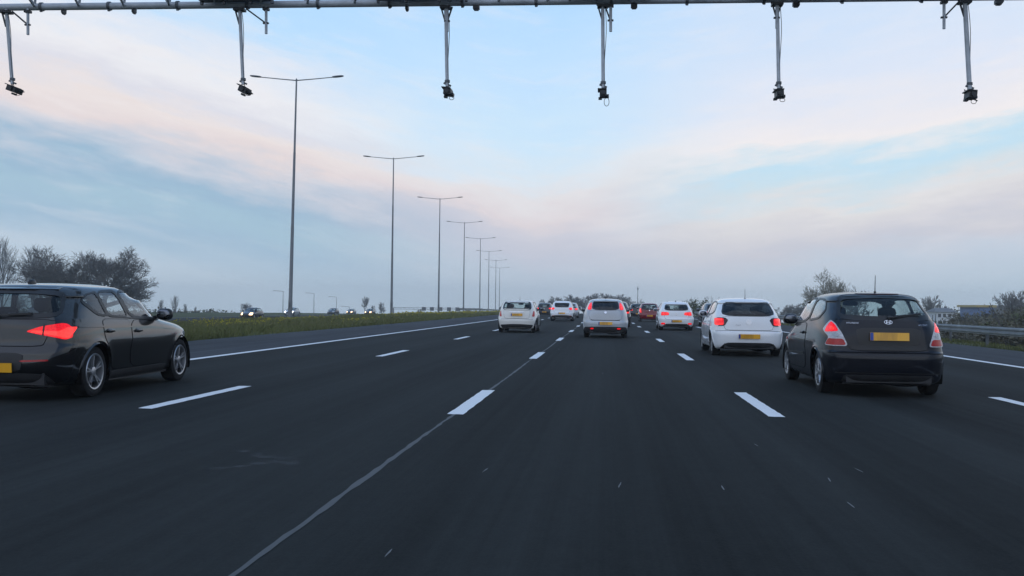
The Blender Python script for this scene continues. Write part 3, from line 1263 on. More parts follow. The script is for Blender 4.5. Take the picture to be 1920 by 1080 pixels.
BMW = dict(
    L=4.32, H=1.42, wb=2.69, over_r=.83, R=.318, TW=.215, rows=BMW_ROWS, paint=P_black, rim='alloy', belt=.97, bench=-1.1, dash=.72, lip_mat=P_black,
    rear_window=[(-.67, 1.03), (-.3, 1.0), (.3, 1.0), (.67, 1.03), (.60, 1.28), (.3, 1.31), (-.3, 1.31), (-.60, 1.28)],
    side_windows=[[(.60, .965, 's'), (-.28, .99, 's'), (-.42, 1.335, 's'), (-.1, 1.335, 's'), (.16, 1.27, 's')],
                  [(-.36, .993, 's'), (-.92, 1.01, 's'), (-1.02, 1.315, 's'), (-.50, 1.337, 's')],
                  [(-.955, 1.012, 's'), (-1.2, 1.04, 's'), (-1.45, 1.2, 's'), (-1.32, 1.275, 's'), (-1.055, 1.312, 's')]],
    windscreen=[(-.68, .99, 'f'), (0, .975, 'f'), (.68, .99, 'f'), (.52, 1.32, 'f'), (-.52, 1.32, 'f')],
    doors=[dict(poly=[(.66, .32, 's'), (-.32, .32, 's'), (-.32, .95, 's'), (.60, .92, 's'), (.72, .7, 's')], handle=(-.18, .80)),
           dict(poly=[(-.35, .32, 's'), (-.86, .32, 's'), (-.98, .55, 's'), (-1.14, .72, 's'), (-1.12, .97, 's'), (-.35, .955, 's')], handle=(-1.0, .815))],
    tailgate=[(-.56, .66), (.56, .66), (.60, .78), (.66, .97), (-.66, .97), (-.60, .78)],
    inserts=[
        dict(name='tail_lamp', mirror=True, poly=[(.36, .83), (.50, .80), (.66, .765), (.76, .735), (-1.83, .76, 's'), (-1.80, .87, 's'), (-1.84, .92, 's'), (.70, .93), (.52, .89)],
             mat=M['lens_lit'], off=.012, rnd=(2, .14), subs=[
                 dict(name='light_bar', poly=[(.42, .825), (.52, .81), (.64, .79), (.74, .755), (.78, .755), (.80, .88), (.75, .88), (.70, .835), (.58, .835), (.45, .845)], mat=M['lens_hot'], off=.016, rnd=(1, .1)),
                 dict(name='lens_divider', poly=[(.548, .785), (.565, .78), (.565, .915), (.548, .91)], mat=M['trim'], off=.019, rnd=(1, .1))]),
        dict(name='bumper_reflector', mirror=True, poly=[(.34, .475), (.64, .485), (.64, .505), (.34, .495)], mat=M['lens_red'], off=.01, rnd=(1, .1)),
        dict(name='diffuser', poly=[(-.68, .2), (.68, .2), (.60, .34), (-.60, .34)], mat=M['plastic'], off=.009),
        dict(name='plate_recess', poly=[(-.34, .36), (.34, .36), (.38, .58), (-.38, .58)], mat=M['plastic'], off=.006),
        dict(name='headlamp', mirror=True, poly=[(.42, .64, 'f'), (.78, .64, 'f'), (.80, .74, 'f'), (.5, .72, 'f')], front=True, mat=M['head_off'], off=.01),
        dict(name='side_skirt', mirror=True, poly=[(-.86, .19, 's'), (.86, .19, 's'), (.86, .30, 's'), (-.86, .30, 's')], mat=M['plastic'], off=.01, rnd=(1, .1)),
    ],
    lines=[dict(name='window_trim', mirror=True, pts=[(.62, .945, 's'), (-.3, .975, 's'), (-1.2, 1.035, 's')], w=.018, mat=M['trim'], off=.009),
           dict(name='shoulder_crease', mirror=True, pts=[(1.1, .80, 's'), (0, .85, 's'), (-1.0, .875, 's'), (-1.7, .885, 's')], w=.02, mat=P_black, off=.008)],
    plate=(.41, .52, .11), emblem=('disc', 0, .9, .04), mirror_mat=M['trim'], mirror=(.52, .965), aerial=(-1.32, 1.395, .05, 'fin'),
    rear_spoiler=(.52, 1.345, .05, .03), spoiler_mat=P_black, plate_off=.03, glass_r=M['glass_tint'],
    wiper=((0, 1.0), (.4, 1.02)))

# white supermini (angular lamps)
POLO_ROWS = scaled(ACC_ROWS, 4.045, 4.05, .8475, .8755, 1.47, 1.46)
POLO = dict(
    L=4.05, H=1.46, wb=2.55, over_r=.72, R=.31, TW=.195, rows=POLO_ROWS, paint=P_white, rim='plain', belt=.98, bench=-1.1,
    rear_window=[(-.65, 1.02), (.65, 1.02), (.57, 1.335), (-.57, 1.335)], glass_r=M['glass_dark'],
    side_windows=[[(.86, .985, 's'), (-.10, 1.01, 's'), (-.16, 1.36, 's'), (.0, 1.36, 's'), (.3, 1.26, 's')],
                  [(-.18, 1.015, 's'), (-1.10, 1.06, 's'), (-1.26, 1.12, 's'), (-1.04, 1.34, 's'), (-.24, 1.36, 's')]],
    windscreen=[(-.66, 1.0, 'f'), (0, .985, 'f'), (.66, 1.0, 'f'), (.5, 1.36, 'f'), (-.5, 1.36, 'f')],
    doors=[dict(poly=[(.86, .3, 's'), (-.13, .3, 's'), (-.13, .97, 's'), (.84, .955, 's'), (.94, .7, 's')], handle=(0, .84)),
           dict(poly=[(-.16, .3, 's'), (-.82, .3, 's'), (-.95, .6, 's'), (-1.05, .75, 's'), (-1.05, 1.0, 's'), (-.16, .975, 's')], handle=(-.92, .86))],
    tailgate=[(-.56, .655), (.56, .655), (.61, .8), (.64, .985), (-.64, .985), (-.61, .8)],
    inserts=[
        dict(name='tail_lamp', mirror=True, poly=[(.50, .895), (.585, .755), (.74, .745), (-1.82, .755, 's'), (-1.78, .93, 's'), (.76, .96), (.56, .955)],
             mat=M['lens_smoke'], off=.012, rnd=(1, .12), subs=[
                 dict(name='brake_light', poly=[(.60, .775), (.80, .77), (.79, .94), (.60, .94)], mat=M['lens_lit'], off=.016, rnd=(1, .12)),
                 dict(name='bulb', poly=[(.64, .885), (.76, .88), (.76, .915), (.64, .92)], mat=M['lens_hot'], off=.02),
                 dict(name='bulb', poly=[(.62, .79), (.77, .785), (.77, .80), (.62, .805)], mat=M['lens_hot'], off=.02)]),
        dict(name='diffuser', poly=[(-.70, .19), (.70, .19), (.60, .31), (.5, .345), (-.5, .345), (-.60, .31)], mat=M['plastic'], off=.009, rnd=(1, .1)),
        dict(name='plate_recess', poly=[(-.29, .42), (.29, .42), (.34, .58), (-.34, .58)], mat=P_white, off=.005),
        dict(name='headlamp', mirror=True, poly=[(.5, .66, 'f'), (.74, .66, 'f'), (.74, .76, 'f'), (.6, .75, 'f')], front=True, mat=M['head_off'], off=.01),
    ],
    lines=[dict(name='bumper_crease', pts=[(-.8, .62), (-.55, .635), (.55, .635), (.8, .62)], w=.008, mat=M['seam'], off=.003)],
    plate=(.50, .52, .11), emblem=('vw', 0, .855, .062), letters=[('POLO', -.26, .76, .045)], mirror=(.76, .985), aerial=(-1.2, 1.43, .24, 'rod'), aerial_tilt=0,
    rear_spoiler=(.52, 1.36, .07, .03), plate_off=.03)

# pale silver supermini with lamps on the pillars
PUN_ROWS = scaled(ACC_ROWS, 4.045, 4.03, .8475, .845, 1.47, 1.49)
PUNTO = dict(
    L=4.03, H=1.49, wb=2.51, over_r=.68, R=.30, TW=.185, rows=PUN_ROWS, paint=P_silver, rim='cap', belt=1.0, bench=-1.1,
    rear_window=[(-.50, 1.07), (.50, 1.07), (.47, 1.36), (0, 1.40), (-.47, 1.36)], glass_r=M['glass_dark'],
    side_windows=[[(.86, 1.0, 's'), (-.10, 1.03, 's'), (-.16, 1.38, 's'), (.0, 1.38, 's'), (.3, 1.28, 's')],
                  [(-.18, 1.035, 's'), (-1.05, 1.07, 's'), (-1.02, 1.34, 's'), (-.24, 1.375, 's')]],
    windscreen=[(-.66, 1.02, 'f'), (0, 1.0, 'f'), (.66, 1.02, 'f'), (.5, 1.38, 'f'), (-.5, 1.38, 'f')],
    doors=[dict(poly=[(.86, .3, 's'), (-.13, .3, 's'), (-.13, .98, 's'), (.84, .965, 's'), (.94, .7, 's')], handle=(0, .86))],
    tailgate=[(-.5, .68), (.5, .68), (.58, .72), (.62, .85), (.61, 1.03), (-.61, 1.03), (-.62, .85), (-.58, .72)],
    inserts=[
        dict(name='tail_lamp', mirror=True, poly=[(.52, 1.06), (.66, 1.055), (.67, 1.13), (.62, 1.25), (.55, 1.33), (.52, 1.33)], mat=M['lens_lit'], off=.012, rnd=(2, .2), subs=[
            dict(name='bulb', poly=[(.55, 1.09), (.63, 1.085), (.62, 1.16), (.55, 1.165)], mat=M['lens_hot'], off=.017, rnd=(2, .3)),
            dict(name='bulb', poly=[(.545, 1.19), (.60, 1.185), (.575, 1.255), (.545, 1.26)], mat=M['lens_hot'], off=.017, rnd=(2, .3))]),
        dict(name='fog_lamp', mirror=True, poly=[(.43, .335), (.56, .33), (.57, .38), (.43, .385)], mat=M['lens_lit'], off=.014, rnd=(2, .3)),
        dict(name='lower_bumper', poly=[(-.76, .19), (.76, .19), (.78, .41), (.4, .43), (-.4, .43), (-.78, .41)], mat=M['plastic'], off=.008),
        dict(name='plate_recess', poly=[(-.29, .46), (.29, .46), (.34, .63), (-.34, .63)], mat=P_silver, off=.005),
        dict(name='headlamp', mirror=True, poly=[(.5, .66, 'f'), (.74, .66, 'f'), (.74, .8, 'f'), (.6, .78, 'f')], front=True, mat=M['head_off'], off=.01)],
    lines=[dict(name='bumper_crease', pts=[(-.55, .69), (-.5, .672), (.5, .672), (.55, .69)], w=.03, mat=M['seam'], off=.004)],
    plate=(.55, .52, .11), emblem=('disc', 0, .96, .05), mirror=(.76, 1.0), mirror_mat=M['trim'], aerial=(-1.1, 1.45, .12, 'rod'), rear_spoiler=(.45, 1.40, .1, .035), plate_off=.03)

# white hatchback with round paired lamps
GOLF_ROWS = scaled(ACC_ROWS, 4.045, 4.2, .8475, .89, 1.47, 1.48)
GOLF = dict(
    L=4.2, H=1.48, wb=2.58, over_r=.76, R=.315, TW=.205, rows=GOLF_ROWS, paint=P_white, rim='plain', belt=.98, bench=-1.1,
    rear_window=[(-.60, 1.03), (.60, 1.03), (.54, 1.31), (-.54, 1.31)],
    side_windows=[[(.86, .985, 's'), (-.10, 1.01, 's'), (-.16, 1.37, 's'), (.0, 1.37, 's'), (.3, 1.27, 's')],
                  [(-.18, 1.015, 's'), (-1.10, 1.06, 's'), (-1.2, 1.12, 's'), (-1.04, 1.34, 's'), (-.24, 1.37, 's')]],
    windscreen=[(-.66, 1.0, 'f'), (0, .985, 'f'), (.66, 1.0, 'f'), (.5, 1.37, 'f'), (-.5, 1.37, 'f')],
    doors=[], tailgate=[(-.56, .56), (.56, .56), (.61, .8), (.66, 1.0), (-.66, 1.0), (-.61, .8)],
    inserts=[
        dict(name='tail_lamp', mirror=True, poly=[(.37, .77), (.72, .755), (-1.84, .77, 's'), (-1.80, .91, 's'), (.74, .935), (.39, .925)], mat=M['lens_lit'], off=.012, rnd=(2, .2), subs=[
            dict(name='bulb', poly=[(.42, .81), (.50, .81), (.50, .885), (.42, .885)], mat=M['lens_hot'], off=.017, rnd=(2, .3)),
            dict(name='bulb', poly=[(.60, .81), (.69, .81), (.69, .885), (.60, .885)], mat=M['lens_hot'], off=.017, rnd=(2, .3))]),
        dict(name='bumper_reflector', mirror=True, poly=[(.56, .31), (.76, .305), (.76, .385), (.58, .39)], mat=M['lens_lit'], off=.014, rnd=(2, .2)),
        dict(name='diffuser', poly=[(-.70, .19), (.70, .19), (.60, .29), (.5, .34), (-.5, .34), (-.60, .29)], mat=M['plastic'], off=.009, rnd=(1, .1)),
        dict(name='headlamp', mirror=True, poly=[(.5, .66, 'f'), (.74, .66, 'f'), (.74, .76, 'f'), (.6, .75, 'f')], front=True, mat=M['head_off'], off=.01)],
    lines=[], plate=(.475, .52, .11), emblem=('vw', 0, .83, .06), mirror=(.76, .985), aerial=(-1.25, 1.455, .05, 'fin'),
    rear_spoiler=(.52, 1.34, .1, .03), plate_off=.03)

# small off white car with dark wrapped glass
MINI_ROWS = [(z * 1.41 / 1.47, a * .9, b * .85, w, n1, n2, n3, n4) for (z, a, b, w, n1, n2, n3, n4) in
             [(r[0], r[1] * (.75 if r[0] > 1.0 else 1), r[2] * (.98 if r[0] < .9 else .95), r[3] * (.996 if r[0] < 1.0 else 1.0 + .05 * min(1, (r[0] - 1.0) / .3)), *r[4:]) for r in ACC_ROWS]]
MINI = dict(
    L=3.63, H=1.41, wb=2.47, over_r=.56, R=.30, TW=.185, rows=MINI_ROWS, paint=P_cream, rim='plain', belt=.98, bench=-.85, dash=.6,
    rear_window=[(-.60, 1.03), (.60, 1.03), (.54, 1.315), (-.54, 1.315)], rear_seal=(.03, .06),
    side_windows=[[(.72, .985, 's'), (-.30, 1.0, 's'), (-.32, 1.32, 's'), (.1, 1.32, 's'), (.36, 1.26, 's')],
                  [(-.36, 1.0, 's'), (-1.08, 1.03, 's'), (-1.02, 1.31, 's'), (-.38, 1.32, 's')]],
    windscreen=[(-.66, 1.0, 'f'), (0, .985, 'f'), (.66, 1.0, 'f'), (.55, 1.31, 'f'), (-.55, 1.31, 'f')],
    doors=[dict(poly=[(.76, .3, 's'), (-.32, .3, 's'), (-.34, .96, 's'), (.74, .95, 's')], handle=(-.2, .86))],
    tailgate=[(-.52, .62), (.52, .62), (.56, .8), (.58, .98), (-.58, .98), (-.56, .8)],
    inserts=[
        dict(name='tail_lamp', mirror=True, poly=[(.655, .70), (.76, .70), (.745, .93), (.70, .95)], mat=M['lens_dim'], off=.012, rnd=(2, .16)),
        dict(name='lower_bumper', poly=[(-1.6, .18, 's'), (-.6, .18), (.6, .18), (.72, .34), (.2, .375), (-.2, .375), (-.72, .34)][1:], mat=M['plastic'], off=.008),
        dict(name='sill_cladding', mirror=True, poly=[(-.88, .19, 's'), (.88, .19, 's'), (.88, .3, 's'), (-.88, .3, 's')], mat=M['plastic'], off=.01, rnd=(1, .1)),
        dict(name='plate_recess', poly=[(-.32, .69), (.32, .69), (.37, .87), (-.37, .87)], mat=P_cream, off=.008),
        dict(name='headlamp', mirror=True, poly=[(.45, .66, 'f'), (.68, .66, 'f'), (.68, .82, 'f'), (.45, .8, 'f')], front=True, mat=M['head_off'], off=.01, rnd=(2, .3))],
    lines=[dict(name='bumper_crease', pts=[(-.7, .585), (0, .6), (.7, .585)], w=.012, mat=M['seam'], off=.003),
           dict(name='tailgate_handle', pts=[(-.3, .89), (.3, .89)], w=.03, mat=M['chrome'], off=.025)],
    lip=.02, lip_mat=M['plastic'], plate=(.775, .5, .11), emblem=('wings', 0, .94, .04), mirror=(.62, .98), mirror_mat=M['trim'], aerial=(-.2, 1.4, .2, 'rod'), plate_off=.034)

REN_ROWS = scaled(ACC_ROWS, 4.045, 4.12, .8475, .89, 1.47, 1.54)
RENO = dict(
    L=4.12, H=1.54, wb=2.6, over_r=.7, R=.325, TW=.205, rows=REN_ROWS, paint=P_white, rim='plain', belt=1.02, bench=-1.1,
    rear_window=[(-.5, 1.10), (-.42, 1.07), (.42, 1.07), (.5, 1.10), (.55, 1.33), (.4, 1.36), (-.4, 1.36), (-.55, 1.33)], glass_r=M['glass_dark'],
    side_windows=[[(.86, 1.03, 's'), (-.10, 1.06, 's'), (-.16, 1.42, 's'), (.0, 1.42, 's'), (.3, 1.32, 's')], [(-.18, 1.065, 's'), (-1.0, 1.11, 's'), (-1.04, 1.4, 's'), (-.24, 1.42, 's')]],
    windscreen=[(-.66, 1.05, 'f'), (0, 1.03, 'f'), (.66, 1.05, 'f'), (.5, 1.42, 'f'), (-.5, 1.42, 'f')],
    doors=[], tailgate=[(-.56, .62), (.56, .62), (.61, .8), (.64, 1.04), (-.64, 1.04), (-.61, .8)],
    inserts=[
        dict(name='tail_lamp', mirror=True, poly=[(.50, .93), (.66, .86), (.80, .86), (-1.76, .9, 's'), (-1.74, 1.02, 's'), (.76, 1.05), (.6, 1.02)], mat=M['lens_lit'], off=.012, rnd=(2, .15), subs=[
            dict(name='bulb', poly=[(.67, .91), (.77, .91), (.76, 1.0), (.67, 1.0)], mat=M['lens_hot'], off=.017, rnd=(2, .3))]),
        dict(name='lower_bumper', poly=[(-.80, .2), (.80, .2), (.78, .40), (.4, .46), (-.4, .46), (-.78, .40)], mat=M['plastic'], off=.008),
        dict(name='bumper_reflector', mirror=True, poly=[(.58, .40), (.70, .40), (.70, .43), (.58, .43)], mat=M['lens_dim'], off=.014),
        dict(name='headlamp', mirror=True, poly=[(.5, .66, 'f'), (.74, .66, 'f'), (.74, .8, 'f'), (.6, .78, 'f')], front=True, mat=M['head_off'], off=.01)],
    lines=[], lip=.016, lip_mat=M['plastic'], plate=(.60, .52, .11), emblem=('diamond', 0, .93, .08), mirror=(.76, 1.03), aerial=(-1.2, 1.5, .1, 'rod'), rear_spoiler=(.5, 1.40, .12, .03), plate_off=.03)

PEU_ROWS = scaled(ACC_ROWS, 4.045, 3.5, .8475, .81, 1.47, 1.47)
CITY = dict(
    L=3.5, H=1.47, wb=2.34, over_r=.5, R=.28, TW=.17, rows=PEU_ROWS, paint=P_red, rim='cap', belt=.98, bench=-.85, dash=.5,
    rear_window=[(-.56, 1.0), (-.3, .96), (.3, .96), (.56, 1.0), (.52, 1.33), (-.52, 1.33)], rear_seal=(.03, .04),
    side_windows=[[(.70, .985, 's'), (-.10, 1.01, 's'), (-.16, 1.36, 's'), (-.02, 1.36, 's'), (.22, 1.27, 's')], [(-.18, 1.015, 's'), (-.95, 1.06, 's'), (-.9, 1.34, 's'), (-.24, 1.36, 's')]],
    windscreen=[(-.64, 1.0, 'f'), (0, .985, 'f'), (.64, 1.0, 'f'), (.5, 1.36, 'f'), (-.5, 1.36, 'f')],
    doors=[], inserts=[
        dict(name='tail_lamp', mirror=True, poly=[(.60, .70), (.72, .70), (.76, .85), (.74, 1.04), (.64, 1.05)], mat=M['lens_lit'], off=.012, rnd=(2, .15), subs=[
            dict(name='bulb', poly=[(.655, .78), (.72, .78), (.72, .98), (.67, .98)], mat=M['lens_hot'], off=.017, rnd=(2, .3))]),
        dict(name='lower_bumper', poly=[(-.7, .19), (.7, .19), (.7, .27), (-.7, .27)], mat=M['plastic'], off=.008),
        dict(name='headlamp', mirror=True, poly=[(.4, .66, 'f'), (.66, .66, 'f'), (.66, .8, 'f'), (.5, .78, 'f')], front=True, mat=M['head_off'], off=.01)],
    lines=[], plate=(.47, .5, .11), emblem=('disc', 0, .88, .045), mirror=(.62, .985), plate_off=.03)


def variant(base, **kw):
    d = dict(base)
    d.update(kw)
    return d


def saloon_lamps(c=None):
    return [dict(name='tail_lamp', mirror=True, poly=[(.50, .78), (.72, .77), (.79, .80), (.78, .93), (.52, .93)], mat=M['lens_lit'], off=.012, rnd=(2, .15), subs=[
                dict(name='bulb', poly=[(.6, .81), (.72, .81), (.72, .9), (.6, .9)], mat=M['lens_hot'], off=.017, rnd=(2, .3))]),
            dict(name='lower_bumper', poly=[(-.7, .19), (.7, .19), (.7, .33), (-.7, .33)], mat=M['plastic'], off=.008),
            dict(name='headlamp', mirror=True, poly=[(.4, .62, 'f'), (.70, .62, 'f'), (.70, .74, 'f'), (.46, .73, 'f')], front=True, mat=M['head_off'], off=.01)]


FAR = variant(GOLF, inserts=saloon_lamps(), doors=[], lines=[])


def rear_at(S, x, yr, z=0.0):
    """root position so that the rear axle stands at yr"""
    return (x, yr + S['L'] / 2 - S['over_r'], z)


GR = 'cars driving ahead on the motorway'
make_car('hatchback_car', 'black five door hatchback with silver alloys, cut off by the left edge of the photo', BMW, rear_at(BMW, -7.27, 11.8), .036, GR, 1.25)
make_car('hatchback_car', 'dark slate three door hatchback with clear and red tail lamps and tall roof aerial', ACCENT, rear_at(ACCENT, 3.87, 14.7), .0, GR, 1.25)
make_car('hatchback_car', 'white hatchback with square lit tail lamps, just left of the dark slate car', POLO, rear_at(POLO, 3.5, 25.5), .0, GR, 1.0)
make_car('hatchback_car', 'pale silver hatchback with tall red lamps beside its rear window, straight ahead', PUNTO, rear_at(PUNTO, -.05, 37.8), .0, GR, .9)
make_car('hatchback_car', 'small cream hatchback with unlit upright tail lamps and black lower bumper', MINI, rear_at(MINI, -3.9, 43.2), .0, GR, .85)
make_car('hatchback_car', 'white hatchback with paired round red lamps and red bumper reflectors, behind the larger white car', GOLF, rear_at(GOLF, 3.52, 51.3), .0, GR, .8)
make_car('crossover_car', 'white crossover with tall black lower bumper, between the cream and the pale silver hatchbacks', RENO, rear_at(RENO, -3.4, 75.3), .0, GR, .6)
make_car('hatchback_car', 'dark red city car with slanted lit tail lamps, left of a white hatchback', CITY, rear_at(CITY, 3.3, 77.8), .0, GR, .6)


def zr(y):
    if y < 80:
        return 0.0
    if y < 298:
        return -3e-5 * (y - 80) ** 2
    return -1.4257 - .01308 * (y - 298)


def far_car(label, px, Y, pm, dz=0.0, cat='car', S=FAR, res=.45, rz=0.0, **kw):
    p = at(px, 575, Y)
    d = variant(S, paint=pm, **kw)
    return make_car('hatchback_car', label, d, (p[0], Y + d['L'] / 2 - d['over_r'], zr(Y) + dz), rz, GR, res)


far_car('grey car with dark roof showing half behind the white hatchback with square lamps', 1343, 62, P_grey, rz=.0)
far_car('dark grey car half hidden behind the right side of the pale silver hatchback', 1154, 58, P_dark)
far_car('black car with lit left lamp, just left of the dark red city car', 1196, 98, P_black)
far_car('dark grey low car between the cream hatchback and the white crossover', 1021, 108, P_dark)
far_car('silver car mostly hidden behind the right side of the white crossover', 1068, 96, P_silver)
far_car('small far black car at the vanishing end of the queue beyond the silver hatchback', 1190, 150, P_black, res=.35)
far_car('small far white car seen just above the roof of the dark red city car', 1232, 150, P_white, res=.35)
# ------------------------------------------------------------------ setting
def curve(y):
    y = np.asarray(y, float)
    return np.where(y < 50, 0, np.where(y < 600, -1.2e-4 * (y - 50) ** 2, -1.2e-4 * 550 ** 2 - .132 * (y - 600)))


def zrv(y):
    y = np.asarray(y, float)
    return np.where(y < 80, 0, np.where(y < 298, -3e-5 * (y - 80) ** 2, -1.4257 - .01308 * (y - 298)))


HX = [-4000, -130, -90, -74, -60, -57, -37, -31, -24, -18, -14, -12.7, -12.5, 12.3, 12.6, 14, 16, 21, 28, 4000]
HZ = [-2.8, -2.6, -2.2, -.75, -.9, -1.1, -1.1, -.8, -.12, -.02, .0, .0, -.06, -.06, -.03, -.1, -.25, -1.6, -3.0, -3.2]


def ground_z(x, y):
    return np.interp(np.asarray(x, float) - curve(y), HX, HZ) + zrv(y)


def gz(x, y):
    return float(ground_z(np.array([x]), np.array([y]))[0])


def sheet(name, s0, s1, z, y0, y1, mat, kind='structure', ns=1, st=5.0):
    """a strip of road surface between two lateral offsets; UV = (lateral, along)"""
    ys = np.arange(y0, y1 + st * .5, st)
    ss = np.linspace(s0, s1, ns + 1)
    mb = MB()
    vs = [(s + float(curve(y)), y, z + float(zrv(y))) for y in ys for s in ss]
    fs = [(i * (ns + 1) + j, i * (ns + 1) + j + 1, (i + 1) * (ns + 1) + j + 1, (i + 1) * (ns + 1) + j) for i in range(len(ys) - 1) for j in range(ns)]
    mb.add(vs, fs)
    o = mb.build(name, mat)
    uv = o.data.uv_layers.new(name='lane')
    for l in o.data.loops:
        k = l.vertex_index
        uv.data[l.index].uv = (ss[k % (ns + 1)], ys[k // (ns + 1)])
    tag(o, kind=kind)
    return o


def asphalt(name, base, tracks=True):
    m, t, out = base_mat(name)
    uvn = t.n('ShaderNodeUVMap')
    uvn.uv_map = 'lane'
    s = t.n('ShaderNodeSeparateXYZ')
    t.lk(uvn.outputs[0], s.inputs[0])
    u, v = s.outputs[0], s.outputs[1]
    fine = t.noise(t.comb(t.m('MULTIPLY', u, 42), t.m('MULTIPLY', v, 30)), 1.0, 4, .8)
    grit = t.noise(t.comb(t.m('MULTIPLY', u, 9), t.m('MULTIPLY', v, 5)), 1.0, 5, .75)
    mid = t.noise(t.comb(t.m('MULTIPLY', u, 1.3), t.m('MULTIPLY', v, .11)), 1.0, 6, .65)
    big = t.noise(t.comb(t.m('MULTIPLY', u, .35), t.m('MULTIPLY', v, .06)), 1.0, 4, .6)
    streak = t.noise(t.comb(t.m('MULTIPLY', u, 5.5), t.m('MULTIPLY', v, .03)), 1.0, 5, .7)
    k = t.m('ADD', .02, t.m('ADD', t.m('MULTIPLY', fine, .8), t.m('MULTIPLY', grit, .6)))
    k = t.m('ADD', k, t.m('MULTIPLY', t.m('SUBTRACT', mid, .5), 1.3))
    k = t.m('ADD', k, t.m('MULTIPLY', t.m('SUBTRACT', big, .5), 1.0))
    k = t.m('ADD', k, t.m('MULTIPLY', t.m('SUBTRACT', streak, .5), 1.2))
    k = t.m('ADD', k, .3)
    if tracks:   # wheel tracks worn along each lane
        w = t.m('SINE', t.m('MULTIPLY', t.m('ADD', u, .75), 2 * PI / 1.75))
        k = t.m('ADD', k, t.m('MULTIPLY', w, .16))
    c = t.mix(1.0, (base[0], base[1], base[2], 1), t.comb(k, k, k), 'MULTIPLY')
    r = t.m('ADD', .78, t.m('MULTIPLY', mid, .2), clamp=True)
    b = pbr(t, c, r, 0, 0, .09)
    bp = t.n('ShaderNodeBump')
    bp.inputs['Strength'].default_value = .35
    bp.inputs['Distance'].default_value = .012
    t.lk(fine, bp.inputs['Height'])
    t.lk(bp.outputs[0], b.inputs['Normal'])
    t.lk(b.outputs[0], out.inputs[0])
    return m


def marking_mat(name, col, wear=.5):
    m, t, out = base_mat(name)
    tcn = t.n('ShaderNodeTexCoord')
    a = t.noise(tcn.outputs['Object'], 9, 6, .7)
    b_ = t.noise(tcn.outputs['Object'], 1.2, 4, .6)
    f = t.m('ADD', t.m('MULTIPLY', t.m('SUBTRACT', a, wear), 2.2), t.m('MULTIPLY', t.m('SUBTRACT', b_, .5), .8), clamp=True)
    c = t.mix(f, (col[0], col[1], col[2], 1), (col[0] * .33, col[1] * .34, col[2] * .36, 1))
    b = pbr(t, c, .6, 0, 0, .4)
    t.lk(b.outputs[0], out.inputs[0])
    return m


def grass_ground():
    m, t, out = base_mat('grass_ground')
    tcn = t.n('ShaderNodeTexCoord')
    a = t.noise(tcn.outputs['Object'], .8, 6, .7)
    b_ = t.noise(tcn.outputs['Object'], .02, 5, .6)
    c = t.mix(b_, t.ramp(a, [(.3, (.05, .068, .02, 1)), (.7, (.09, .105, .036, 1))]), t.ramp(a, [(.3, (.032, .042, .018, 1)), (.7, (.066, .07, .036, 1))]))
    b = pbr(t, c, .95, 0, 0, .15)
    t.lk(b.outputs[0], out.inputs[0])
    return m


# ground: one sheet out to the horizon
xs = np.unique(np.concatenate([[-1500, -1100, -800, -500, -350, -250, -180], np.arange(-150, 60, 4.0), HX[1:-1], [80, 110, 150, 200, 280, 400, 600, 900, 1300]]))
ys = np.unique(np.concatenate([np.arange(-40, 420, 8.0), np.arange(420, 900, 30), [1000, 1150, 1300]]))
mb = MB()
vs = []
for y in ys:
    xx = xs + float(curve(y)) if y < 900 else xs + float(curve(900))
    zz = ground_z(xx, np.full(len(xx), min(y, 900.0))) if y < 900 else np.interp(xs, HX, HZ) + zrv(np.full(len(xs), y))
    vs += [(a, y, b) for a, b in zip(xx, zz)]
n = len(xs)
mb.add(vs, [(i * n + j, i * n + j + 1, (i + 1) * n + j + 1, (i + 1) * n + j) for i in range(len(ys) - 1) for j in range(n - 1)])
tag(mb.build('ground', grass_ground(), None, True), kind='structure')

A_road = asphalt('asphalt', (.020, .0228, .0225))
A_sh = asphalt('shoulder_asphalt', (.05, .054, .06), False)
sheet('road', -8.6, 8.95, 0.0, -20, 700, A_road, ns=8)
sheet('hard_shoulder', -12.55, -8.6, .0, -20, 700, A_sh, ns=3)
sheet('hard_shoulder', 8.95, 12.35, .0, -20, 700, A_sh, ns=3)
sheet('opposite_road', -56.5, -37.5, -1.0, -20, 700, A_road, ns=6)

W_mark = marking_mat('white_road_paint', (.76, .77, .77), .6)
W_old = marking_mat('worn_line', (.056, .06, .062), .5)
sheet('edge_line', -8.66, -8.46, .005, -15, 650, W_mark)
sheet('edge_line', 8.76, 8.96, .005, -15, 650, W_mark)
for s_ in (-55, -39):
    sheet('edge_line', s_ - .1, s_ + .1, -.994, -15, 500, W_mark)
for s_, ph in ((-5.15, 10.65), (-1.65, 10.78), (1.9, 11.25), (5.4, 11.3)):
    mb = MB()
    for k in range(-2, 30):
        y0 = ph + 11.42 * k
        rd_ = random.Random(k * 7 + int(ph * 100))
        nseg = 26 if k < 4 else 3
        yl = [y0 + 3.1 * i / nseg for i in range(nseg + 1)]
        pts = []
        for i, y in enumerate(yl):
            c0, z0 = float(curve(y)), .005 + float(zrv(y))
            j0, j1 = rd_.uniform(-.006, .004), rd_.uniform(-.004, .006)
            e = rd_.uniform(-.02, .02) if i in (0, nseg) else 0
            pts += [(s_ - .088 + j0 + c0, y + e, z0), (s_ - .03 + c0, y + e * rd_.uniform(-1, 1), z0), (s_ + .035 + c0, y + e * rd_.uniform(-1, 1), z0), (s_ + .088 + j1 + c0, y - e, z0)]
        mb.add(pts, [(4 * i + q, 4 * i + q + 1, 4 * i + q + 5, 4 * i + q + 4) for i in range(nseg) for q in range(3)])
    tag(mb.build('lane_dashes', W_mark), kind='structure')
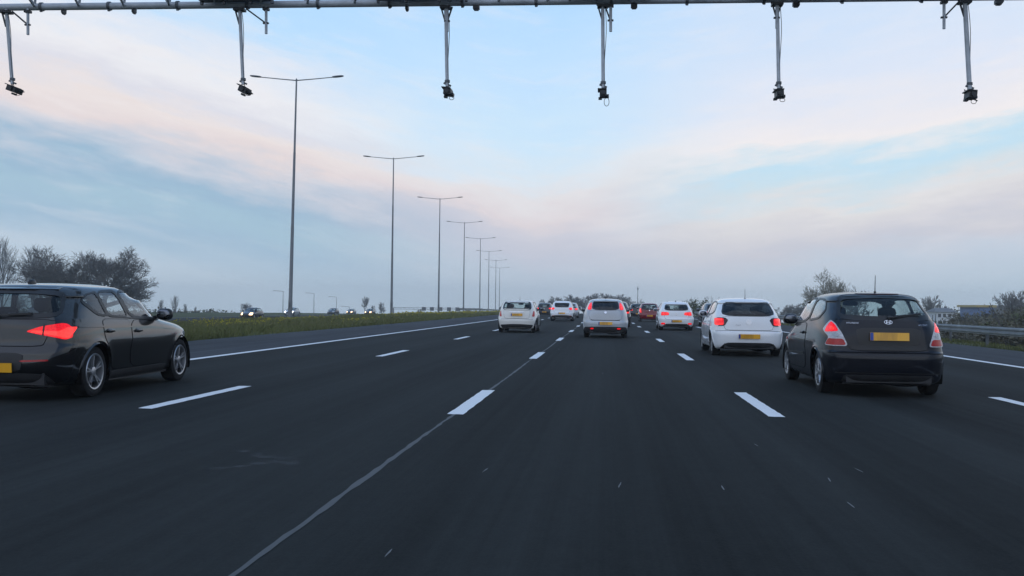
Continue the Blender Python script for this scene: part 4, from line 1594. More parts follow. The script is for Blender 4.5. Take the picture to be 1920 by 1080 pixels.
# pale joint in the asphalt under the middle lane line
rj = random.Random(3)
mb = MB()
yy_, prev = -10.0, None
while yy_ < 75:
    w0 = .021 + .004 * math.sin(yy_ * 1.1) + rj.uniform(-.008, .006)
    xo = -1.655 + .012 * math.sin(yy_ * .5) + rj.uniform(-.005, .005)
    cur = [(xo - w0, yy_, .0025), (xo + w0, yy_, .0025)]
    if prev and rj.random() > .012:
        mb.add(prev + cur, [(0, 1, 3, 2)])
    prev = cur
    yy_ += .16
tag(mb.build('road_joint', W_old), kind='structure')
# worn old paint and small scratches on the tarmac
W_faint = marking_mat('faint_old_paint', (.055, .059, .062), .5)
W_chip = marking_mat('chipped_paint', (.12, .125, .13), .5)
mb = MB()


def blot(cx, cy, ln, wd, ang, seed, mbx, z=.003):
    r = random.Random(seed)
    n = 14
    vs = []
    for i in range(n):
        t = 2 * PI * i / n
        k = r.uniform(.65, 1.15)
        u, v = ln / 2 * math.cos(t) * k, wd / 2 * math.sin(t) * k
        vs.append((cx + u * math.cos(ang) - v * math.sin(ang), cy + u * math.sin(ang) + v * math.cos(ang), z))
    mbx.add(vs, [tuple(range(n))])


mb = MB()
mb.add([(-3.3, 6.5, .003), (-1.8, 6.5, .003), (-1.8, 8.3, .003), (-3.3, 8.3, .003)], [(0, 1, 2, 3)])
sm, t, out = base_mat('faint_paint_smudge')
tcn = t.n('ShaderNodeTexCoord')
sx = t.n('ShaderNodeSeparateXYZ')
t.lk(tcn.outputs['Object'], sx.inputs[0])
uu, vv = t.m('ADD', sx.outputs[0], 2.57), t.m('SUBTRACT', sx.outputs[1], 7.35)
nz = t.noise(tcn.outputs['Object'], 4.5, 5, .65)
nz2 = t.noise(tcn.outputs['Object'], 11, 4, .7)


def arm_mask(ang, ln, wd, ou, ov):
    c_, s_ = math.cos(ang), math.sin(ang)
    du, dv = t.m('SUBTRACT', uu, ou), t.m('SUBTRACT', vv, ov)
    a = t.m('ADD', t.m('MULTIPLY', du, c_), t.m('MULTIPLY', dv, s_))
    b = t.m('SUBTRACT', t.m('MULTIPLY', dv, c_), t.m('MULTIPLY', du, s_))
    r2 = t.m('ADD', t.m('POWER', t.m('ABSOLUTE', t.m('DIVIDE', a, ln)), 2.0), t.m('POWER', t.m('ABSOLUTE', t.m('DIVIDE', b, wd)), 2.0))
    return t.m('SUBTRACT', 1.0, r2, clamp=True)


msk = t.m('MAXIMUM', t.m('MAXIMUM', arm_mask(.95, .55, .12, -.02, -.1), arm_mask(2.35, .75, .09, -.15, .25)), arm_mask(2.2, .35, .1, .12, .05))
fac = t.m('MULTIPLY', t.m('MULTIPLY', t.m('POWER', msk, 1.5), t.m('MULTIPLY', t.m('SUBTRACT', nz, .44, clamp=True), 3.2)), t.m('ADD', .3, nz2), clamp=True)
pb = pbr(t, (.15, .155, .16, 1), .9, 0, 0, .1)
tb = t.n('ShaderNodeBsdfTransparent')
mxs = t.n('ShaderNodeMixShader')
t.lk(t.m('MULTIPLY', fac, 1.0, clamp=True), mxs.inputs[0])
t.lk(tb.outputs[0], mxs.inputs[1])
t.lk(pb.outputs[0], mxs.inputs[2])
t.lk(mxs.outputs[0], out.inputs[0])
tag(mb.build('worn_paint_patch', sm), kind='structure')
mb = MB()
for i, (px_, py_, ln) in enumerate([(1162, 910, .3), (1355, 915, .25), (1610, 882, .3), (1555, 900, .25), (1596, 948, .3), (1418, 835, .2), (910, 882, .25), (728, 1038, .25), (1048, 655, .5), (1130, 700, .3)]):
    d_ = FW + RT * (px_ - 960) / F + UP * (540 - py_) / F
    g = np.array([0, 0, HC]) + d_ * (-HC / d_[2])
    blot(g[0], g[1], ln * .8, .011, PI / 2 + .1 * (i % 3 - 1), 40 + i, mb)
tag(mb.build('road_scratches', W_chip), kind='structure')


# ---- grass: blades in tufts
def blade_mat(name, c0, c1):
    m, t, out = base_mat(name)
    oi = t.n('ShaderNodeTexCoord')
    a = t.noise(oi.outputs['Object'], 1.3, 4, .7)
    c = t.ramp(a, [(.3, c0 + (1,)), (.7, c1 + (1,))])
    b = pbr(t, c, .85, 0, 0, .15)
    t.lk(b.outputs[0], out.inputs[0])
    return m


def tufts(name, N, s0, s1, y0, y1, h0, h1, mat, seed, power=1.6, flower=False, clump=1.0, wmul=1.0):
    r = np.random.default_rng(seed)
    u = r.random(N * 3)
    a, b = y0 ** (1 - power), y1 ** (1 - power)
    y = (a + (b - a) * u) ** (1 / (1 - power))
    s = s0 + (s1 - s0) * r.random(N * 3)
    # patchiness
    pt = np.sin(s * .9 + 2 * np.sin(y * .13)) + np.sin(y * .37 + s * .2) + np.sin(y * .11 + 1.7) + r.normal(0, .9, N * 3)
    keep = pt > np.quantile(pt, 1 - clump / 3)
    y, s, pt = y[keep], s[keep], pt[keep]
    n = len(y)
    x = s + curve(y)
    z = ground_z(x, y)
    if True:
        h = (h0 + (h1 - h0) * r.random(n) ** 1.5) * (1 + .2 * np.sin(s * 1.3 + y * .21))
        w = (.008 + y * .00035) * (.7 + .6 * r.random(n)) * wmul
        an = r.random(n) * 2 * PI
        lean = r.normal(0, .35, (n, 2)) * h[:, None]
        dx, dy = np.cos(an) * w, np.sin(an) * w
        if not flower:
            v = np.stack([np.stack([x - dx, y - dy, z - .02], 1), np.stack([x + dx, y + dy, z - .02], 1),
                          np.stack([x + lean[:, 0] * .4 + dx * .7, y + lean[:, 1] * .4 + dy * .7, z + h * .6], 1),
                          np.stack([x + lean[:, 0], y + lean[:, 1], z + h], 1)], 1).reshape(-1, 3)
            f = np.arange(n * 4).reshape(-1, 4)
        else:
            q = np.maximum(.03, y * .0006) * (.6 + .8 * r.random(n))
            zz = z + h
            v = np.stack([np.stack([x - dx / w * q, y - dy / w * q, zz - q * .5], 1), np.stack([x + dx / w * q, y + dy / w * q, zz - q * .2], 1),
                          np.stack([x + dx / w * q * .6, y + dy / w * q * .6, zz + q], 1), np.stack([x - dx / w * q * .8, y - dy / w * q * .8, zz + q * .8], 1)], 1).reshape(-1, 3)
            f = np.arange(n * 4).reshape(-1, 4)
    me = bpy.data.meshes.new(name)
    me.vertices.add(len(v))
    me.vertices.foreach_set('co', v.astype(np.float32).ravel())
    me.loops.add(len(f) * 4)
    me.loops.foreach_set('vertex_index', f.astype(np.int32).ravel())
    me.polygons.add(len(f))
    me.polygons.foreach_set('loop_start', np.arange(0, len(f) * 4, 4, dtype=np.int32))
    me.polygons.foreach_set('loop_total', np.full(len(f), 4, dtype=np.int32))
    me.materials.append(mat)
    me.update(calc_edges=True)
    me.validate()
    o = bpy.data.objects.new(name, me)
    COL.objects.link(o)
    tag(o, kind='stuff')
    return o


G1 = blade_mat('grass_blades', (.095, .112, .04), (.175, .18, .07))
G2 = blade_mat('dry_grass', (.12, .12, .055), (.21, .195, .095))
G4 = blade_mat('verge_blades', (.055, .066, .026), (.10, .11, .05))
G3 = blade_mat('yellow_flowers', (.30, .27, .03), (.46, .40, .05))
tag(tufts('grass', 130000, -34, -12.6, 22, 320, .08, .24, G1, 1, 1.35, clump=2.4), 'tall green grass on the median bank left of the motorway', 'grass')
tag(tufts('dry_grass', 26000, -34, -12.75, 22, 320, .10, .28, G2, 2, 1.35, clump=1.6), 'olive dry grass among the green blades of the median', 'grass')
tag(tufts('wildflowers', 6000, -33, -15.0, 34, 320, .12, .32, G3, 3, 1.2, True, clump=.6), 'yellow wildflowers along the crest of the median bank', 'flowers')
tag(tufts('verge_grass', 60000, 12.55, 20, 16, 200, .05, .16, G4, 4, 1.5), 'short olive grass beside the right hand shoulder', 'grass')
tag(tufts('verge_weeds', 30000, 12.9, 20, 16, 200, .04, .18, G1, 5, 1.5, clump=1.4), 'dark green weeds in the right hand verge under the guard rail', 'grass')


# ---- guard rails
M['rail'] = simple('rail_steel', (.21, .23, .24), .5, metal=.25, var=.3, scale=2)
def guard_rail(label, s, y0, y1, h, step=4.0, base=0.0):
    root = empty('guard_rail', (s + float(curve(y0)), y0, gz(s, y0)))
    tag(root, label, 'guard rail', 'guard rails')
    ox, oy, oz = root.location
    mb = MB()
    prof = [(0, .0), (.0, .03), (-.05, .06), (-.05, .11), (.0, .145), (.0, .175), (-.05, .21), (-.05, .26), (.0, .29), (0, .31), (.012, .31), (.012, 0)]
    ys_ = np.arange(y0, y1 + .1, 4.0)
    vs = [(s + float(curve(y)) + p - ox, y - oy, gz(s + float(curve(y)), y) + h - .31 + q - oz) for y in ys_ for p, q in prof]
    n = len(prof)
    fs = [(i * n + j, i * n + (j + 1) % n, (i + 1) * n + (j + 1) % n, (i + 1) * n + j) for i in range(len(ys_) - 1) for j in range(n)]
    mb.add(vs, fs)
    o = mb.build('rail', M['rail'], root)
    fix_normals(o)
    for y in np.arange(y0 + 1, y1, step):
        p = MB()
        x, z = s + float(curve(y)) + .07 - ox, gz(s + float(curve(y)), y) - oz
        p.box((x, y - oy, z + (h - .06) / 2 - .1), (.09, .06, h + .1))
        p.build('post', M['galv_dark'], root)
    return root


guard_rail('long galvanised guard rail in the grass beside the right shoulder', 14.3, 18, 150, .74)
guard_rail('far pale guard rail at the end of the flowering median', -21.5, 150, 330, .75, 8.0)

# ---- overhead gantry
GY = 20.0


def gx(px):
    return at(px, 100, GY)[0]


pA, pB = np.array([-17.5, GY, 7.52]), np.array([13.5, GY, 7.31])


def beam_z(x):
    return 7.52 + (x + 17.5) / 31.0 * (7.31 - 7.52)


gan = empty('overhead_gantry', (-17.5, GY, -.1))
tag(gan, 'grey tubular gantry spanning the whole motorway above the cars', 'gantry')


def gbuild(mb, name, mat, smooth=False):
    mb.v = [(x + 17.5, y - GY, z + .1) for x, y, z in mb.v]
    return mb.build(name, mat, gan, smooth, 40)


mb = MB()
mb.tube([pA, pB], .075, 16)
gbuild(mb, 'lower_pipe', M['galv'], True)
mb = MB()
mb.tube([pA - (0, 1.3, 0), pB - (0, 1.3, 0)], .075, 12)
gbuild(mb, 'lower_pipe', M['galv'], True)
mb = MB()
mb.tube([pA - (0, .65, -1.4), pB - (0, .65, -1.4)], .09, 12)
gbuild(mb, 'upper_pipe', M['galv'], True)
mb = MB()
for i in range(32):
    x = -17.3 + i
    z = beam_z(x)
    x2 = x + .5
    mb.tube([(x, GY, z), (x2, GY - .65, z + 1.4)], .03, 6)
    mb.tube([(x2, GY - .65, z + 1.4), (x + 1, GY, z)], .03, 6)
    mb.tube([(x, GY - 1.3, z), (x2, GY - .65, z + 1.4)], .03, 6)
    mb.tube([(x, GY, z), (x + .5, GY - 1.3, z)], .025, 6)
gbuild(mb, 'lattice', M['galv'])
for x in list(np.arange(-16.7, 13, 1.52)):
    mb = MB()
    z = beam_z(x)
    mb.lathe([(-.03, .083), (-.03, .095), (.03, .095), (.03, .083)], 14, 'X', (x, GY, z))
    mb.box((x, GY - .02, z - .1), (.05, .03, .03))
    gbuild(mb, 'pipe_collar', M['galv_dark'])
for x in (-17.3, 13.3):
    mb = MB()
    for dy in (0, 1.3):
        mb.tube([(x, GY - dy, -.4), (x, GY - dy, beam_z(x))], .12, 12)
    mb.tube([(x, GY - .65, beam_z(x) + 1.4), (x, GY, beam_z(x))], .06, 8)
    mb.box((x, GY - .65, .05), (.7, 2.2, .5))
    gbuild(mb, 'upright', M['galv'], True)

# signs on top of the gantry: only their undersides show
for k, (xa, xb, lab) in enumerate([(380, 520, 'above the second camera from the left'), (705, 880, 'above the third camera from the left'), (1060, 1228, 'above the fourth camera from the left'),
                                   (1398, 1545, 'above the fifth camera from the left'), (1712, 1830, 'above the rightmost camera')]):
    x0, x1 = gx(xa), gx(xb)
    xc = (x0 + x1) / 2
    z = beam_z(xc)
    r = empty('matrix_sign', (xc, GY - .16, z + .04))
    tag(r, 'dark overhead sign case on the gantry ' + lab, 'sign', 'lane signs on the gantry')
    mb = MB()
    mb.sq((0, -.14, .78), ((x1 - x0) / 2, .14, .80), .22, 24, 12)
    mb.build('case', M['box_dark'], r, True, 40)
    mb = MB()
    mb.box((0, -.14, -.035), (x1 - x0 - .1, .2, .025))
    for dx in (-.45, -.15, .2, .48):
        mb.box(((x1 - x0) * dx, -.12, -.075), (.05, .07, .08))
    mb.build('mounting_rail', M['galv_dark'], r)
    mb = MB()
    mb.box((0, .05, .45), (.5, .12, .08))
    mb.build('bracket', M['galv_dark'], r)

# hanging traffic cameras
SENS = [(13, 25, 172, -.4, 'leftmost', (54, 66)), (450, 457, 173, -.4, 'second from the left, beside the tall lamp', (500, 64)), (836, 839, 177, -.5, 'third from the left', (839, 60)),
        (1130, 1131, 180, -.5, 'fourth from the left', (1145, 60)), (1457, 1460, 181, -.5, 'fifth from the left', (1456, 54)), (1808, 1818, 183, -.5, 'rightmost', (1769, 55))]
for i, (xt, xb, yb, dy, lab, (sx, sy)) in enumerate(SENS):
    top = at(xt, 14, GY)
    bot = at(xb, yb, GY)
    x0, z0 = top[0], beam_z(top[0])
    r = empty('traffic_camera', (x0, GY - .02, z0 - .075))
    tag(r, 'dark traffic camera on a long hanging rod, ' + lab, 'camera', 'traffic cameras hanging from the gantry')
    bx, bz = bot[0] - x0, bot[2] - z0 + .075
    mb = MB()
    mb.tube([(0, 0, .02), (bx * .93, 0, bz + .16)], .036 if i != 5 else .045, 12)
    mb.build('rod', M['galv'], r, True, 40)
    mb = MB()
    mb.box((0, 0, -.04), (.22, .2, .05))
    mb.bar((0, 0, -.05), (-.12, 0, -.0), .04)
    mb.bar((-.1, .0, -.02), (0, 0, -.35), .03)
    mb.build('clamp', M['box_dark'], r)
    mb = MB()
    mb.lathe([(0, .038), (0, .055), (.05, .055), (.05, .038)], 14, 'Z', (bx * .93, 0, bz + .24))
    mb.box((bx * .95, 0, bz + .2), (.16, .05, .035), 0, Matrix.Rotation(.4, 3, 'Y'))
    mb.build('collar', M['galv_dark'], r)
    mb = MB()
    rot = Matrix.Rotation([.35, .35, .1, 0, -.05, .1][i], 3, 'Y')
    cx_ = bx + [.06, .04, .02, 0, 0, 0][i]
    mb.box((cx_, -.03, bz + .03), ([.2, .17, .15, .14, .14, .15][i], .3, .12), 0, rot)
    mb.box((cx_ - .02, -.05, bz + .10), (.18, .34, .018), 0, rot)
    mb.box((cx_ + .09, .0, bz - .01), (.05, .16, .05), 0, rot)
    mb.box((cx_ - .06, .05, bz - .045), (.07, .1, .04), 0, rot)
    mb.lathe([(-.22, .001), (-.22, .045), (-.15, .04)], 14, 'Y', (cx_, 0, bz + .03))
    mb.bar((cx_ + .04, 0, bz - .02), (cx_ + [.2, .17, .1, .06, .08, .14][i], 0, bz - .01 - .03 * (i % 3)), .02)
    mb.bar((cx_ - .03, .02, bz + .05), (cx_ - .1, .02, bz + .16), .018)
    mb.build('camera_box', M['box_dark'], r)
    mb = MB()
    kl = [.25, .2, .45, 1.0, .4, .5][i]
    lp = [(cx_ + .07 + .05 * math.sin(t), 0, bz - .04 - .085 * (1 - math.cos(t)) * kl) for t in np.linspace(-.2, 2 * PI - .2, 16)]
    mb.tube(lp, .006, 5)
    mb.tube([(bx * t + .045 + .025 * math.sin(6 * t), -.02, .0 + (bz + .1) * t) for t in np.linspace(0, 1, 10)], .007, 5)
    mb.build('cable', M['box_dark'], r, True)
    # short stub beside it with a diagonal strut
    stop_ = at(sx, 14, GY)
    sb = at(sx, sy, GY)
    s_ = empty('stub_pole', (stop_[0], GY - .03, beam_z(stop_[0]) - .07))
    tag(s_, 'short stub pole with dark strut beside the ' + ['leftmost hanging camera', 'second hanging camera from the left', 'third hanging camera from the left', 'fourth hanging camera from the left', 'fifth hanging camera from the left', 'rightmost hanging camera'][i], 'pole', 'stub poles under the gantry')
    dz = sb[2] - beam_z(stop_[0]) + .07
    mb = MB()
    mb.tube([(0, 0, .03), (sb[0] - stop_[0], 0, dz)], .03, 10)
    mb.build('tube', M['galv'], s_, True, 40)
    mb = MB()
    ddx = (x0 - stop_[0]) * .75
    if abs(ddx) < .12:
        ddx = .1
    mb.bar((ddx, 0.03, -.02), (0, 0.03, dz * .6), .03)
    mb.box((0, 0, dz * .6), (.12, .05, .03))
    mb.box((0, 0, -.04), (.12, .12, .05))
    mb.build('strut', M['box_dark'], s_)

for i, px_ in enumerate((118, 250, 762, 892, 1188, 1492, 1872)):
    x = gx(px_)
    r = empty('junction_box', (x, GY, beam_z(x) - .075))
    tag(r, 'small dark box under the gantry pipe, ' + ['at the far left end', 'between the two leftmost cameras', 'left of the third camera', 'right of the third camera', 'right of the fourth camera', 'right of the fifth camera', 'at the far right end'][i], 'box', 'small boxes under the gantry')
    mb = MB()
    mb.box((0, 0, -.035), (.13 if i > 2 else .06, .12, .07))
    mb.box((0, 0, -.08), (.09 if i > 2 else .04, .09, .03))
    mb.build('housing', M['box_dark'], r)
    mb = MB()
    mb.box((0, 0, .01), (.04, .16, .03))
    mb.build('strap', M['galv_dark'], r)


# ---- tall double arm lamps on the median
M['lamp_pole'] = simple('lamp_pole_steel', (.17, .18, .19), .55, metal=.2, var=.15, scale=2)


def lamp(x, y, z, tilt, label):
    H = 18.6
    root = empty('street_lamp', (x, y, z))
    tag(root, label, 'lamp post', 'tall lamp posts along the median')
    root.rotation_euler = (0, tilt, 0)
    mb = MB()
    mb.lathe([(-.5, .17), (.0, .17), (1.2, .165), (1.25, .15), (7.0, .125), (7.05, .115), (12.8, .095), (12.85, .085), (H, .06), (H + .05, .001)], 14, 'Z')
    mb.build('pole', M['lamp_pole'], root, True, 40)
    for sg in (-1, 1):
        mb = MB()
        pts = [(0, 0, H - .12), (sg * 1.2, 0, H - .02), (sg * 2.9, 0, H + .14)]
        mb.tube(pts, [.045, .04, .035], 8)
        a = mb.build('arm', M['lamp_pole'], root, True)
        mb = MB()
        rot = Matrix.Rotation(-sg * .1, 3, 'Y')
        mb.sq((sg * 3.3, 0, H + .2), (.48, .16, .07), .7, rot=rot)
        mb.build('lantern', M['galv_dark'], a, True)
    mb = MB()
    mb.box((0, -.165, .9), (.12, .03, .4))
    mb.build('service_door', M['galv_dark'], root)
    return root


LAMPS = [(148, 556), (296, 738), (372, 825), (417, 871), (447, 901), (471, 917), (488, 930), (502, 937)]
ORD = ['nearest and tallest lamp post, on the median at left', 'second lamp post of the median row', 'third lamp post of the median row', 'fourth lamp post of the median row', 'fifth lamp post of the median row',
       'sixth lamp post of the median row', 'seventh lamp post of the median row', 'farthest lamp post of the median row']
for i, (ty, tx) in enumerate(LAMPS):
    Y = 75 + 42 * i
    p = at(tx, ty, Y)
    tl = .012 if i == 0 else 0.0
    lamp(p[0] - 18.6 * tl, Y, p[2] - 18.6, tl, 'grey pole with two level arms, ' + ORD[i])


# single arm lamps of the opposite carriageway
def small_lamp(px, ytop, Y, label):
    p = at(px, ytop, Y)
    g = gz(p[0], Y)
    h = p[2] - g
    root = empty('street_lamp', (p[0], Y, g))
    tag(root, label, 'lamp post', 'single arm lamp posts beyond the median')
    mb = MB()
    mb.lathe([(-.3, .11), (0, .11), (h - .3, .06), (h, .05)], 10, 'Z')
    mb.build('pole', M['lamp_pole'], root, True)
    mb = MB()
    mb.tube([(0, 0, h - .25), (-.3, 0, h), (-2.0, 0, h + .1)], .05, 6)
    mb.sq((-2.3, 0, h + .1), (.45, .14, .07), .7)
    mb.build('arm', M['lamp_pole'], root)


small_lamp(531, 546, 250, 'faint single arm lamp post just left of the nearest tall lamp post')
small_lamp(589, 550, 290, 'faint single arm lamp post just right of the nearest tall lamp post')
small_lamp(631, 557, 320, 'faint single arm lamp post halfway between the two nearest tall lamp posts')
small_lamp(655, 575, 300, 'short faint lamp post left of the bare bush by the second tall lamp post')

# ---- far sign gantry over the opposite carriageway
Yg = 330.0
l_, r_ = at(738, 577, Yg), at(905, 577, Yg)
zb_ = gz(l_[0], Yg)
root = empty('sign_gantry', (l_[0], Yg, zb_))
tag(root, 'far grey sign gantry across the opposite carriageway with a row of square signs', 'gantry')
zt = l_[2] - zb_
wd_ = r_[0] - l_[0]
mb = MB()
for x in (0, wd_):
    mb.box((x, 0, zt / 2 - .2), (.3, .3, zt + .4))
mb.build('upright', M['galv_dark'], root)
mb = MB()
mb.box((wd_ / 2, 0, zt + .1), (wd_, .12, .12))
mb.box((wd_ / 2, 0, zt - .45), (wd_, .10, .10))
for k in range(20):
    mb.bar((wd_ * k / 20, 0, zt + .1), (wd_ * (k + 1) / 20, 0, zt - .45), .05)
mb.build('beam', M['galv_dark'], root)
for px_ in (795, 810, 826, 842, 858):
    x = at(px_, 580, Yg)[0] - l_[0]
    mb = MB()
    mb.box((x, -.25, zt - .25), (1.35, .25, 1.25))
    mb.box((x, -.39, zt - .25), (1.1, .02, 1.0))
    mb.build('sign_panel', M['galv_dark'], root)

p = at(878, 582, 215)
root = empty('roadside_cabinet', (p[0], 215, gz(p[0], 215)))
tag(root, 'small dark cabinet on the median between the far lamp posts', 'cabinet')
mb = MB()
h_ = p[2] + .35 - root.location.z
mb.box((0, 0, h_ / 2), (.85, .5, h_))
mb.build('case', M['box_dark'], root)
mb = MB()
mb.box((0, -.26, h_ / 2 - .05), (.75, .015, h_ - .3))
mb.build('door', M['galv_dark'], root)


# ---- bare trees
def branch_tree(seed, H, r0, spread, levels, trunk_h, kids, twig=.012, up=.25, bole=.62, limb=(.42, .66)):
    rd = random.Random(seed)
    tr, cr_ = MB(), MB()

    def grow(p, d, ln, r, lev):
        n = 4 if lev < 2 else 3
        pts, rr = [p.copy()], [r]
        q, dd = p.copy(), d.copy()
        for i in range(n):
            dd = (dd + Vector((rd.gauss(0, .13), rd.gauss(0, .13), rd.gauss(0, .1) + up * .25))).normalized()
            q = q + dd * ln / n
            pts.append(q.copy())
            rr.append(max(twig, r * (1 - .6 * (i + 1) / n)))
        (tr if lev == 0 else cr_).tube(pts, rr, 7 if lev == 0 else (5 if lev == 1 else 3), 0, lev < 2)
        if lev >= levels:
            return
        k = kids[lev]
        for i in range(k):
            t = (trunk_h if lev == 0 else .25) + (1 - (trunk_h if lev == 0 else .25)) * (i + rd.random()) / k
            t = min(t, .99)
            f = t * n
            j = min(int(f), n - 1)
            b = pts[j].lerp(pts[j + 1], f - j)
            ax = (pts[j + 1] - pts[j]).normalized()
            side = Vector((rd.gauss(0, 1), rd.gauss(0, 1), rd.gauss(0, .5)))
            side = (side - ax * side.dot(ax)).normalized()
            an = rd.uniform(.5, 1.0) * spread
            nd = (ax * math.cos(an) + side * math.sin(an)).normalized()
            grow(b, nd, ln * (rd.uniform(*limb) if lev == 0 else rd.uniform(.42, .66)) * (1.1 - .35 * t), max(twig, rr[j] * .62), lev + 1)
    grow(Vector((0, 0, -.2)), Vector((0, 0, 1)), H * bole, r0, 0)
    zmax = max(v[2] for v in cr_.v)
    k = H / zmax
    for m_ in (tr, cr_):
        m_.v = [(x * k, y * k, z * k) for x, y, z in m_.v]
    return tr, cr_


M['bark'] = simple('bark', (.085, .08, .075), .9, var=.3, scale=4, spec=.2)
M['twig'] = simple('twigs', (.12, .115, .11), .9, var=.3, scale=1, spec=.1)
M['twig_pale'] = simple('pale_twigs', (.2, .19, .15), .9, var=.3, scale=1, spec=.1)


def tree_proto(tm, twig_mat='twig'):
    root = empty('bare_tree')
    tm[0].build('trunk', M['bark'], root)
    tm[1].build('crown', M[twig_mat], root)
    return root


PROT = {
    'broad': tree_proto(branch_tree(11, 11, .30, 1.15, 4, .25, [13, 9, 8, 5], .015, .3, .42, (.8, 1.15))),
    'broad2': tree_proto(branch_tree(12, 11, .30, 1.1, 4, .25, [12, 9, 8, 5], .015, .3, .42, (.8, 1.1))),
    'open': tree_proto(branch_tree(13, 10, .20, 1.0, 4, .2, [9, 8, 7, 4], .015, .3, .42, (.75, 1.1))),
    'poplar': tree_proto(branch_tree(14, 12, .16, .55, 3, .12, [18, 7, 5], .016, .5)),
    'far': tree_proto(branch_tree(15, 10, .28, 1.05, 4, .2, [10, 7, 6, 4], .03, .3, .45, (.7, 1.05))),
    'far2': tree_proto(branch_tree(16, 10, .28, .9, 4, .25, [9, 7, 6, 4], .03, .3, .5, (.6, .95))),
    'budding': tree_proto(branch_tree(12, 10, .22, 1.1, 4, .25, [13, 9, 8, 5], .012, .3, .42, (.8, 1.1)), 'twig_pale'),
    'bush': tree_proto(branch_tree(18, 4, .08, 1.15, 3, .03, [16, 8, 7], .02)),
}
USED = set()
NATH = {'broad': 11, 'broad2': 11, 'open': 10, 'poplar': 12, 'far': 10, 'far2': 10, 'budding': 10, 'bush': 4}
rt_ = random.Random(21)


def put_tree(kind, px, ytop, Y, label, group, name=None, wide=1.0, sink=0.0):
    o = PROT[kind]
    if kind in USED:
        o = copy_tree(o)
    USED.add(kind)
    p = at(px, ytop, Y)
    g = gz(p[0], Y) - sink
    k = (p[2] - g) / NATH[kind]
    o.location = (p[0], Y, g)
    o.scale = (k * wide, k * wide, k)
    o.rotation_euler = (0, 0, rt_.uniform(0, 2 * PI))
    o.name = name or ('bare_bush' if kind == 'bush' else 'bare_tree')
    tag(o, label, 'bush' if kind == 'bush' else 'tree', group)
    return o


LT = 'bare trees beyond the black car at left'
put_tree('broad', 128, 463, 150, 'broad bare tree with the darkest densest crown above the roof of the black car', LT, wide=1.15)
put_tree('broad2', 190, 460, 155, 'broad bare tree with an open right side above the windows of the black car', LT, wide=1.1)
put_tree('open', 88, 486, 148, 'lower bare tree at the left flank of the dense group above the black car', LT, wide=1.2)
put_tree('open', 238, 500, 165, 'thin bare tree sloping down at the right flank of the group above the black car', LT, wide=1.15)
put_tree('open', 160, 480, 162, 'bare tree in the middle of the dense group above the black car', LT, wide=1.2)
put_tree('poplar', 62, 455, 260, 'slender bare poplar rising at the left of the dense group', LT)
put_tree('poplar', 4, 440, 280, 'slender pale bare poplar at the very left edge of the photo', LT, wide=.9)
put_tree('open', 30, 545, 280, 'low faint bare tree between the edge poplar and the dense group', LT)
ST = 'thin saplings on the left horizon'
for px_, yt, d_, lab in ((303, 560, 230, 'small thin sapling nearest the door mirror of the black car'), (329, 552, 230, 'tallest thin sapling right of the door mirror of the black car'),
                         (347, 568, 240, 'thin sapling right of the tallest sapling'), (367, 574, 250, 'short sapling halfway to the first headlights'), (388, 578, 260, 'shortest sapling just left of the first headlights')):
    put_tree('poplar', px_, yt, d_, lab, ST, 'sapling', .9)
put_tree('far', 462, 566, 250, 'faint round bare tree behind the first oncoming car', 'faint trees beyond the opposite carriageway')
put_tree('far2', 684, 555, 300, 'tall faint tree left of the bare bush by the second lamp post', 'faint trees beyond the opposite carriageway', wide=.5)
for px_, yt, d_, lab, wd in ((700, 572, 290, 'hazy bare bush left of its pair by the second tall lamp post', .8), (716, 566, 300, 'hazy bare bush nearest the second tall lamp post', .8),
                             (786, 579, 165, 'low tangle of bare stems on the median before the third lamp post', 1.2), (645, 586, 290, 'small hazy bare bush between the two nearest lamp posts', 1.2)):
    put_tree('bush', px_, yt, d_, lab, 'bare bushes beyond the flowers', wide=wd)
MT = 'hazy bare trees on the horizon ahead'
for i, (px_, yt, d_, k_) in enumerate([(1024, 558, 330, 'far'), (1042, 555, 340, 'far2'), (1060, 557, 330, 'far'), (1078, 552, 345, 'far2'), (1095, 556, 350, 'far'), (1108, 549, 340, 'far2'), (1124, 553, 335, 'far'),
                                       (1140, 549, 350, 'far2'), (1156, 552, 340, 'far'), (1172, 551, 345, 'far2'), (1190, 560, 360, 'far'), (1212, 566, 380, 'far2')]):
    put_tree(k_, px_, yt, d_, ['hazy bare tree behind the white crossover, first from the left', 'hazy bare tree behind the white crossover, second from the left', 'hazy bare tree behind the white crossover, third from the left',
                               'hazy bare tree just right of the white crossover', 'hazy bare tree left of the pale silver hatchback', 'hazy bare tree above the left corner of the pale silver hatchback roof',
                               'hazy bare tree above the roof of the pale silver hatchback, left of its middle', 'hazy bare tree above the middle of the pale silver hatchback', 'hazy bare tree above the right of the pale silver hatchback',
                               'hazy bare tree above the right corner of the pale silver hatchback', 'smaller hazy bare tree by the tall thin mast', 'low hazy bare tree above the dark red city car'][i], MT, wide=1.1)
RT_ = 'bare trees on the right horizon'
put_tree('budding', 1563, 498, 130, 'round budding bare tree rising behind the left roof edge of the dark slate car', RT_, wide=.72)
put_tree('far', 1606, 535, 190, 'faint small tree just right of the round budding tree', RT_, wide=.7)
for i, (px_, yt) in enumerate([(1472, 571), (1488, 569), (1504, 568), (1520, 573), (1537, 570), (1549, 571)]):
    put_tree('far2' if i % 2 else 'far', px_, yt, 260 + 8 * i, ['low hazy tree just right of the white hatchback roof', 'low hazy tree left of the door mirror of the dark slate car', 'low hazy tree above the door mirror of the dark slate car', 'low hazy tree right of that door mirror',
                                                              'low hazy tree by the windscreen pillar of the dark slate car', 'low hazy tree touching the side windows of the dark slate car'][i], RT_, wide=1.1)
put_tree('far2', 1752, 553, 230, 'thin bare tree rising right of the dark slate car above the white house', RT_, wide=.7)
